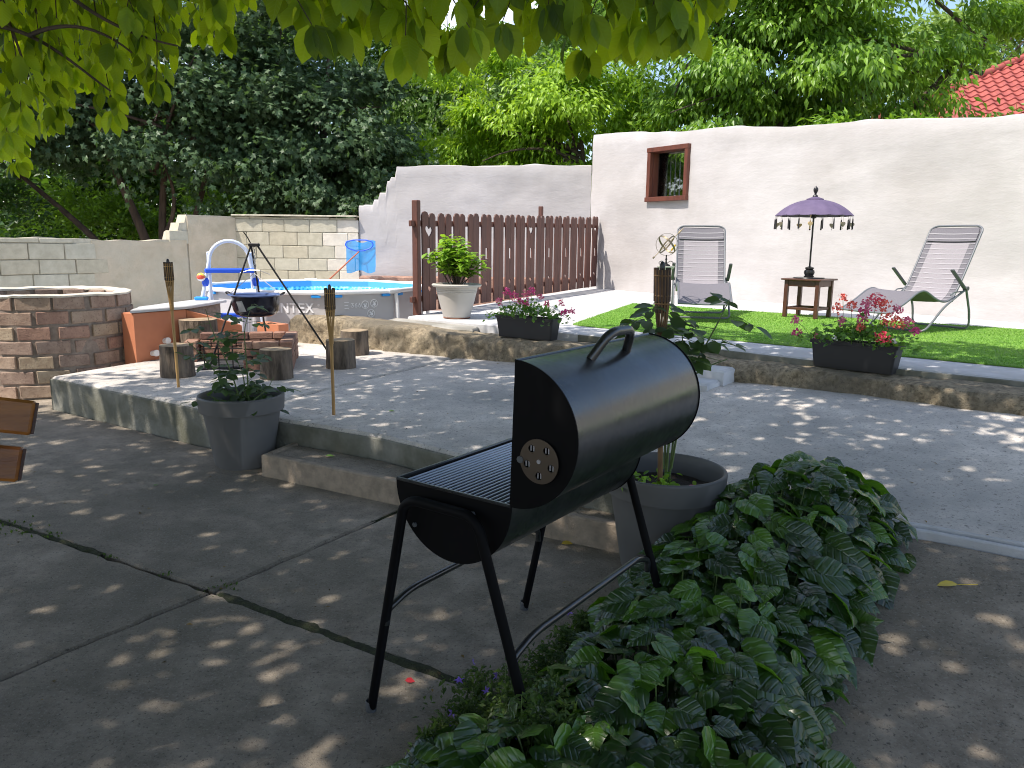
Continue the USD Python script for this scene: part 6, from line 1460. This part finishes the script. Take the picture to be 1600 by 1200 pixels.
# ------------------------------------------------------------------ the walnut tree over the yard
wt = Thing('walnut_tree', (-3.6, -1.0, 0), label='big walnut tree over the yard whose leafy twigs hang into the top of the view', cat='tree')
def limb(pts, r0, r1, k=14):
    from scipy.interpolate import CubicSpline
    p = np.asarray(pts, float); s = np.concatenate([[0], np.cumsum(np.linalg.norm(np.diff(p, axis=0), axis=1))]); c = CubicSpline(s, p)(np.linspace(0, s[-1], k)) if len(p) > 2 else p[0] + (p[1] - p[0]) * np.linspace(0, 1, k)[:, None]
    return c, np.linspace(r0, r1, k)
wt.part('trunk', tube(*limb([(-3.6, -1.0, -.05), (-3.65, -.95, 1.0), (-3.5, -.8, 2.2), (-3.5, -.6, 3.1)], .30, .22), 16), 'bark_tree', True, world=True)
LB = [[(-3.5, -.6, 2.9), (-3.8, 1.0, 4.2), (-4.6, 3.2, 5.0), (-5.2, 5.6, 5.6)], [(-3.5, -.6, 3.0), (-2.4, 1.0, 4.4), (-1.4, 3.0, 5.0), (-.6, 5.2, 5.7)], [(-3.5, -.6, 3.0), (-1.6, -.2, 4.3), (.6, .8, 4.9), (2.6, 2.2, 5.4)], [(-3.5, -.6, 2.8), (-5.2, .2, 4.2), (-6.8, 1.8, 5.2)], [(-3.5, -.6, 3.0), (-3.6, -2.2, 4.6), (-2.8, -3.6, 5.6)], [(-1.9, 1.9, 4.7), (-.6, 2.0, 4.1), (.3, 2.35, 3.35), (.75, 2.6, 2.75)], [(-4.1, 1.6, 4.4), (-3.6, 2.7, 3.9), (-2.9, 3.5, 3.3), (-1.9, 4.0, 2.95)], [(-4.2, 2.2, 4.6), (-3.5, 3.6, 3.6), (-2.9, 4.1, 2.9), (-2.6, 4.3, 2.45)], [(-1.2, 2.0, 4.3), (-.9, 2.4, 3.4), (-.5, 2.6, 2.75), (-.1, 2.65, 2.45)]]
for i, q in enumerate(LB): wt.part('limb', tube(*limb(q, .11 if i < 5 else .035, .03 if i < 5 else .007, 22), 9), 'bark_tree', True, world=True)
for q in ([(-2.21, 2.42), (-2.04, 2.38), (-1.91, 2.29), (-1.79, 2.19)], [(-2.18, 2.60), (-2.15, 2.45), (-2.13, 2.28)], [(-1.93, 2.60), (-1.72, 2.45), (-1.46, 2.37)], [(-2.04, 2.38), (-1.86, 2.43), (-1.66, 2.34)]):
    wt.part('branch', tube(*limb([(x, 3.42 + .05 * k, z) for k, (x, z) in enumerate(q)], .010, .004, 12), 7), 'bark_tree', True, world=True)
# hanging twigs: foot x, depth, end height, start height
r = np.random.default_rng(23); tw = []
for x0, xe, z in ((-2.55, -2.38, 1.86), (-2.40, -2.30, 1.98), (-2.26, -2.12, 2.12), (-2.12, -2.0, 2.20), (-1.98, -1.9, 2.22), (-1.84, -1.76, 2.36), (-1.70, -1.62, 2.40), (-1.56, -1.48, 2.50), (-1.42, -1.36, 2.58)):
    for dep in (3.55, 4.0, 4.5, 5.0):
        k = dep / 4.0; zz = 1.55 + (z - 1.55) * k + r.uniform(-.02, .16)
        tw.append((x0 * k + r.normal() * .06, dep + r.normal() * .12, zz, max(zz + .12, 1.55 + 1.28 * k + r.uniform(0, .3)), .112, 62))
for x, z in ((-.74, 2.20), (-.66, 2.14), (-.58, 2.13), (-.50, 2.14), (-.42, 2.16), (-.33, 2.13), (-.26, 2.05), (-.19, 2.04), (-.10, 2.15), (-.01, 2.22), (.07, 2.21), (.16, 2.14), (.24, 2.08), (.33, 2.13), (.42, 2.08), (.50, 2.13), (.57, 2.16), (.66, 2.26)):
    for dep in (2.45, 2.75):
        k = dep / 2.6; zz = 1.55 + (z - 1.55) * k + r.uniform(-.01, .10); tw.append((x * k + r.normal() * .03, dep + r.normal() * .06, zz, 1.55 + .86 * k + r.uniform(0, .15), .115, 40))
tg, LP, LD, LN, LS = MB(), [], [], [], []
for (x, y, z0, z1, ls, per_m) in tw:
    top = np.array([x + r.normal() * .15, y - .12 + r.normal() * .1, z1 + .12]); end = np.array([x, y, z0 + ls * .7]); mid = (top + end) / 2 + [r.normal() * .04, .05, .02]
    c, rad = limb([top, mid, end], .0045, .0016, 8); tg.tube(c, rad, 5)
    n = max(3, int(per_m * (z1 - z0 + .12)))
    for i in range(n):
        u = (i + r.random()) / n; p = np.array([np.interp(u, np.linspace(0, 1, 8), c[:, j]) for j in range(3)]); az = i * 2.3 + r.normal() * .6
        o = np.array([math.cos(az), math.sin(az), 0]); q = p + o * r.uniform(.01, .07) + [0, 0, .02 * r.normal()]
        LP.append(q); LD.append(unit(o * (.45 + .25 * r.normal()) + [0, 0, -.85])); LN.append(unit(o * .7 + r.normal(size=3) * .55 + [0, -.25, .5])); LS.append(ls * r.uniform(.62, 1.1))
    for s in (-1, 0, 1):
        LP.append(end + [s * .01, 0, .0]); LD.append(unit(np.array([s * .5 + .1 * r.normal(), .1 * r.normal(), -1]))); LN.append(unit(np.array([.3 * r.normal(), -.9, .35]))); LS.append(ls * r.uniform(.85, 1.1))
wt.part('twigs', tg, 'twig', world=True, kind='stuff')
LP, LD, LN, LS = map(np.array, (LP, LD, LN, LS)); LT_ = np.where(r.random(len(LP)) < .26, r.uniform(0, .4, len(LP)), np.clip(r.normal(.72, .2, len(LP)), 0, 1))
toc = LP - EYE; Zc = toc @ fwd; px_ = toc @ right / Zc; py_ = toc @ up / Zc
vis = (np.abs(px_) < .69) & (py_ < .51); score = np.where(vis, LS / Zc * (1 + .6 * np.clip(.5 - py_, 0, .3)), -1); order = np.argsort(-score); bigw = order[:300]; restw = order[300:]
ls_v, ls_f = LEAF_OVAL
for i in bigw:
    v, f = scatter(ls_v, ls_f, LP[i:i + 1], LD[i:i + 1], LN[i:i + 1], LS[i:i + 1]); wt.part('leaf', (v, f), 'walnut_leaf', True, world=True, tint=np.full(len(v), LT_[i]), luv=ls_v)
v, f = scatter(ls_v, ls_f, LP[restw], LD[restw], LN[restw], LS[restw]); wt.part('leaves', (v, f), 'walnut_leaf', True, world=True, kind='stuff', tint=np.repeat(LT_[restw], len(ls_v)), luv=ls_v)
# the crown higher up, out of the view, that shades the yard
shade = Polygon([(-9, 6.4), (-4.6, 6.7), (-3.0, 7.2), (-2.0, 7.75), (-.9, 8.4), (.6, 8.95), (2.5, 8.6), (4.8, 7.45), (7.2, 6.2), (7.2, 4.6), (5.8, 3.0), (4.8, 1.6), (4.4, .4), (4.0, -3), (-9, -4)])
NS = 5100; cand = np.column_stack([r.uniform(-9, 8.5, NS * 2), r.uniform(-4, 9.2, NS * 2)]); cand = cand[[shade.contains(Point(x, y)) for x, y in cand]]
h = r.uniform(4.0, 6.6, len(cand)); cen = np.column_stack([cand + np.outer(h, SUN_DIR[:2] / SUN_DIR[2]), h])
lim = 1.55 + .345 * np.maximum(cen[:, 1], 0) + .25 + .25 * np.abs(r.normal(size=len(cen))); bad = cen[:, 2] < lim
dz = np.where(bad, lim - cen[:, 2], 0); cen = cen + dz[:, None] * SUN_DIR / SUN_DIR[2]
lim2 = 1.55 + .345 * np.maximum(cen[:, 1], 0) + .15; cen = cen[cen[:, 2] > lim2]
gapn = meshkit.noise(np.column_stack([cen[:, :2] * 1.5, cen[:, 2:] * .3]), 5); dedge = np.array([shade.exterior.distance(Point(*(q[:2] - SUN_DIR[:2] / SUN_DIR[2] * q[2]))) for q in cen]); cen = cen[(gapn > .13) & (r.random(len(cen)) < .52 + .48 * np.clip(dedge / 3.2, 0, 1))]
m_ = 15; pos = np.repeat(cen, m_, 0) + r.normal(size=(len(cen) * m_, 3)) * [.17, .17, .10]
d = unit(r.normal(size=(len(pos), 3)) + [0, 0, -.5]); nn = unit(r.normal(size=(len(pos), 3)) * .55 + [0, 0, .8])
v, f = scatter(*LEAF_TINY, pos, d, nn, .19 * r.uniform(.7, 1.15, len(pos))); wt.part('crown', (v, f), 'canopy_leaf', world=True, kind='stuff', tint=np.repeat(r.random(len(pos)), 4))

# ------------------------------------------------------------------ trees beyond the walls
def crown(ells, n_cl, per, seed, cl_r=.55, size=.16, shape=LEAF_TINY, droop=.4, surf=.62, up_=.7, cut=None, bough=.95):
    # boughs on the crown's surface, each a flattened tier of leaf clumps
    r = np.random.default_rng(seed); P_, W = [], np.array([e[1][0] * e[1][2] + e[1][0] * e[1][1] for e in ells], float); W /= W.sum()
    for e, w in zip(ells, W):
        k = int(n_cl * w); nb = max(5, k // 34); u = unit(r.normal(size=(nb, 3))); rad = np.maximum(r.uniform(0, 1, nb) ** (1 / 3), surf * r.uniform(.5, 1.2, nb)); B = np.array(e[0]) + u * rad[:, None] * e[1]
        bs = bough * r.uniform(.55, 1.25, nb) * min(1.0, .55 * min(e[1][0], e[1][2])); idx = r.integers(nb, size=k); o = r.normal(size=(k, 3)) * [.55, .55, .20] * bs[idx][:, None]
        o[:, 2] -= .30 * (o[:, 0] ** 2 + o[:, 1] ** 2) / bs[idx]; P_.append(B[idx] + o)
    C = np.vstack(P_); k = len(C); csz = cl_r * .62 * r.uniform(.5, 1.2, k)
    out = unit(C - np.average([e[0] for e in ells], axis=0, weights=W))
    pos = np.repeat(C, per, 0); o = r.normal(size=(k * per, 3)) * .55 * np.repeat(csz, per)[:, None] * [1, 1, .55]; pos = pos + o
    d = unit(np.repeat(out, per, 0) * .7 + unit(o) * .8 + r.normal(size=pos.shape) * .45 + [0, 0, -droop]); nn = unit(r.normal(size=pos.shape) * .5 + np.repeat(out, per, 0) * .35 + [0, -.1, up_])
    tint = np.clip(np.repeat(r.uniform(0, .7, k), per) + r.uniform(0, .3, k * per), 0, 1)
    if cut is not None: m = cut(pos); pos, d, nn, tint = pos[m], d[m], nn[m], tint[m]
    v, f = scatter(*shape, pos, d, nn, size * r.uniform(.65, 1.2, len(pos))); return (v, f), np.repeat(tint, len(shape[0]))
def tree(name, base, stems, ells, lab, seed, look, bark='bark_tree', group=None, limbs=10, **kw):
    t = Thing(name, base, 0, lab, 'tree', group); r = np.random.default_rng(seed + 99)
    for pts, r0 in stems: t.part('trunk', tube(*limb(pts, r0, r0 * .45, 16), 10), bark, True, world=True)
    lm = MB(); tips = [np.array(s[0][-1]) for s in stems]
    for k in range(limbs):
        e = ells[r.integers(len(ells))]; q = np.array(e[0]) + unit(r.normal(size=3)) * np.array(e[1]) * .7; b = tips[r.integers(len(tips))] - [0, 0, r.uniform(0, .8)]
        lm.tube(*limb([b, (b + q) / 2 + [0, 0, .3], q], .05, .014, 8), 6)
    t.part('limbs', lm, bark, True, world=True)
    (v, f), ti = crown(ells, seed=seed, **kw); t.part('crown', (v, f), look, world=True, kind='stuff', tint=ti)
    return t
tree('maple_tree', (-8.9, 18.6, 0), [([(-8.5, 18.6, 0), (-8.75, 18.5, 1.6), (-9.3, 18.4, 3.2), (-9.6, 18.4, 4.2)], .13), ([(-8.4, 18.7, 0), (-8.35, 18.6, 1.8), (-8.2, 18.6, 3.2), (-8.0, 18.7, 4.6)], .11), ([(-8.2, 18.6, 0), (-7.7, 18.6, 1.6), (-7.2, 18.5, 3.0), (-6.9, 18.5, 4.0)], .10), ([(-8.8, 18.5, 0), (-9.7, 18.3, 1.4), (-10.6, 18.2, 2.3), (-11.4, 18.2, 3.0)], .10), ([(-8.4, 18.4, 1.4), (-7.9, 18.3, 2.4), (-8.3, 18.3, 3.6)], .06)],
     [((-9.0, 18.6, 6.2), (3.2, 2.4, 2.6)), ((-6.9, 18.2, 5.0), (1.7, 1.6, 1.6)), ((-11.3, 18.0, 4.6), (2.0, 1.8, 1.8)), ((-8.6, 17.4, 4.6), (2.2, 1.2, 1.1))], 'spreading maple with several bare brown stems behind the low left wall', 3, 'maple_leaf', 'bark_brown', n_cl=1500, per=24, cl_r=.7, size=.165, shape=LEAF_MAPLE, droop=.35, bough=1.35, cut=lambda p: p[:, 1] > 17.0)
tree('maple_tree', (-4.6, 19.2, 0), [([(-4.6, 19.2, 0), (-4.7, 19.2, 2.5), (-4.5, 19.2, 5.0)], .16), ([(-5.4, 19.5, 0), (-5.6, 19.4, 2.0), (-6.0, 19.4, 4.0)], .10)],
     [((-4.7, 19.2, 5.4), (1.7, 1.7, 3.0)), ((-4.3, 18.6, 3.2), (1.6, 1.2, 1.6)), ((-5.6, 18.8, 3.4), (1.5, 1.3, 1.7)), ((-3.4, 19.0, 4.6), (.9, 1.0, 1.5)), ((-5.6, 19, 7.2), (2.2, 1.6, 1.8))], 'dense dark green maple behind the old block wall', 5, 'maple_leaf', 'bark_tree', n_cl=1350, per=24, cl_r=.6, size=.16, shape=LEAF_MAPLE, droop=.4, bough=1.3, cut=lambda p: p[:, 1] > 17.0)
tree('ash_tree', (-2.0, 25.5, 0), [([(-2.0, 25.5, 0), (-1.9, 25.5, 3.0), (-2.1, 25.5, 6)], .2)], [((-3.0, 25.5, 5.0), (2.2, 2.0, 3.6)), ((-.4, 25.0, 4.6), (2.4, 1.8, 3.0)), ((-6, 26, 7.5), (3, 2, 3)), ((2.0, 26, 7.2), (2.4, 2, 2.4)), ((-2.2, 25, 7.6), (1.2, 1.2, 1.2))], 'lighter feathery tree farther back between the dark maple and the bright walnut', 7, 'ash_leaf', n_cl=2600, per=30, cl_r=1.0, size=.21, bough=1.5, shape=LEAF_BLADE, droop=.5)
tree('walnut_sapling', (1.7, 19.2, 0), [([(1.7, 19.2, 0), (1.75, 19.2, 2.0), (1.6, 19.2, 4.0)], .10)], [((1.2, 19.0, 3.9), (2.0, 1.5, 1.9)), ((2.9, 18.6, 4.2), (1.4, 1.2, 1.7)), ((.6, 19.4, 5.2), (1.4, 1.2, 1.3)), ((-.6, 19.6, 3.4), (1.2, 1.0, 1.4)), ((-1.3, 20.6, 4.2), (1.5, 1.2, 1.9))], 'bright yellow-green young walnut tree just behind the white wall', 9, 'bright_leaf', n_cl=1150, per=34, cl_r=.55, size=.17, shape=LEAF_BLADE, droop=.75, up_=.9)
tree('large_walnut_tree', (7.0, 17.6, 0), [([(7.0, 17.6, 0), (7.1, 17.6, 3), (6.6, 17.6, 6.5)], .26), ([(7.1, 17.6, 2.6), (8.6, 17.4, 4.5), (10, 17.4, 6)], .14), ([(7.0, 17.6, 2.8), (5.4, 17.5, 4.6), (4.2, 17.4, 6.2)], .13)], [((5.2, 17.4, 5.2), (2.3, 1.8, 2.2)), ((7.3, 17.0, 4.6), (2.0, 1.7, 2.2)), ((7.6, 17.6, 7.2), (3.0, 2.4, 2.4)), ((4.6, 17.8, 7.6), (2.6, 2.0, 2.0)), ((4.2, 17.2, 4.0), (1.6, 1.2, 1.4))], 'large walnut tree with drooping leaves behind the right half of the white wall', 11, 'green_leaf', n_cl=2300, per=32, cl_r=.6, size=.18, shape=LEAF_BLADE, droop=.75, up_=.9)
tree('leafy_shrub', (7.2, 14.6, 0), [([(7.2, 14.6, 0), (7.2, 14.6, 1.6), (7.3, 14.6, 3.0)], .06)], [((6.4, 14.8, 3.3), (1.7, .8, .9)), ((7.6, 14.2, 3.4), (1.0, .7, .8)), ((8.6, 14.6, 3.0), (.8, .5, .6))], 'low leafy growth peeping over the white wall below the red roof', 13, 'green_leaf', n_cl=340, per=30, cl_r=.45, size=.17, shape=LEAF_BLADE, droop=.7, limbs=5)
tree('pale_tree', (17.5, 30, 0), [([(17.5, 30, 0), (17.4, 30, 4), (17.6, 30, 8)], .25)], [((17.5, 30, 8.6), (3.6, 3, 3.2)), ((14.6, 30, 6.4), (2.8, 2, 2.2)), ((20, 30, 8.5), (3, 3, 4))], 'pale green tree in the distance behind the red roof', 15, 'pale_leaf', n_cl=900, per=28, cl_r=.95, size=.28, shape=LEAF_BLADE, droop=.4)
tree('shade_tree', (-13.6, 16.4, 0), [([(-13.6, 16.4, 0), (-13.5, 16.4, 3), (-13.4, 16.4, 6)], .2)], [((-13.4, 16.4, 6.2), (2.4, 2.4, 3.0)), ((-12.2, 15.6, 4.4), (1.6, 1.5, 1.8))], 'tall dark tree at the far left beyond the low wall', 17, 'maple_leaf', n_cl=420, per=24, cl_r=.75, size=.2, shape=LEAF_MAPLE)
# undergrowth behind the left walls, each bush a plant of its own
bushes = [(-11.8, 17.4, 2.6, 'bush farthest left behind the low wall'), (-10.2, 20.2, 3.0, 'bright bush behind the leaning maple stem at the left'), (-8.2, 21.4, 3.2, 'bush seen between the maple stems'), (-6.4, 21.0, 3.0, 'bush left of the dark maple, behind the corner of the walls'), (-2.9, 20.2, 2.2, 'small bush behind the stepped end of the white wall'), (2.6, 20.5, 3.2, 'bush behind the window of the white wall')]
for k, (x, y, h, lab) in enumerate(bushes):
    t = Thing('bush', (x, y, 0), 0, lab, 'bush', 'bushes behind the walls'); (v, f), ti = crown([((x, y, h * .5), (1.6, .9, h * .6))], 300, 26, 40 + k, .6, .14, LEAF_TINY, .2)
    t.part('leaves', (v, f), 'shrub_leaf' if k not in (1, 2) else 'green_leaf', world=True, kind='stuff', tint=ti); t.part('stem', tube([(x, y, -.05), (x + .05, y, h * .4), (x, y, h * .8)], .03, 6), 'bark_tree', True, world=True)
# the wood behind it all
ells = [((x, 33 + 2 * math.sin(x), 2.6 + .7 * math.sin(x * 1.7)), (3.0, 2.0, 3.4)) for x in range(-30, 16, 4)] + [((-16, 30, 6), (4, 2, 5)), ((-11, 32, 7), (4, 2, 4.5))]
(v, f), ti = crown(ells, 3400, 16, 77, 1.3, .42, LEAF_TINY, .2, bough=2.6)
tag(solo('far_wood', (v, f), 'shrub_leaf', tint=ti), 'dark wood behind the trees that reads as one mass', 'wood', kind='stuff')
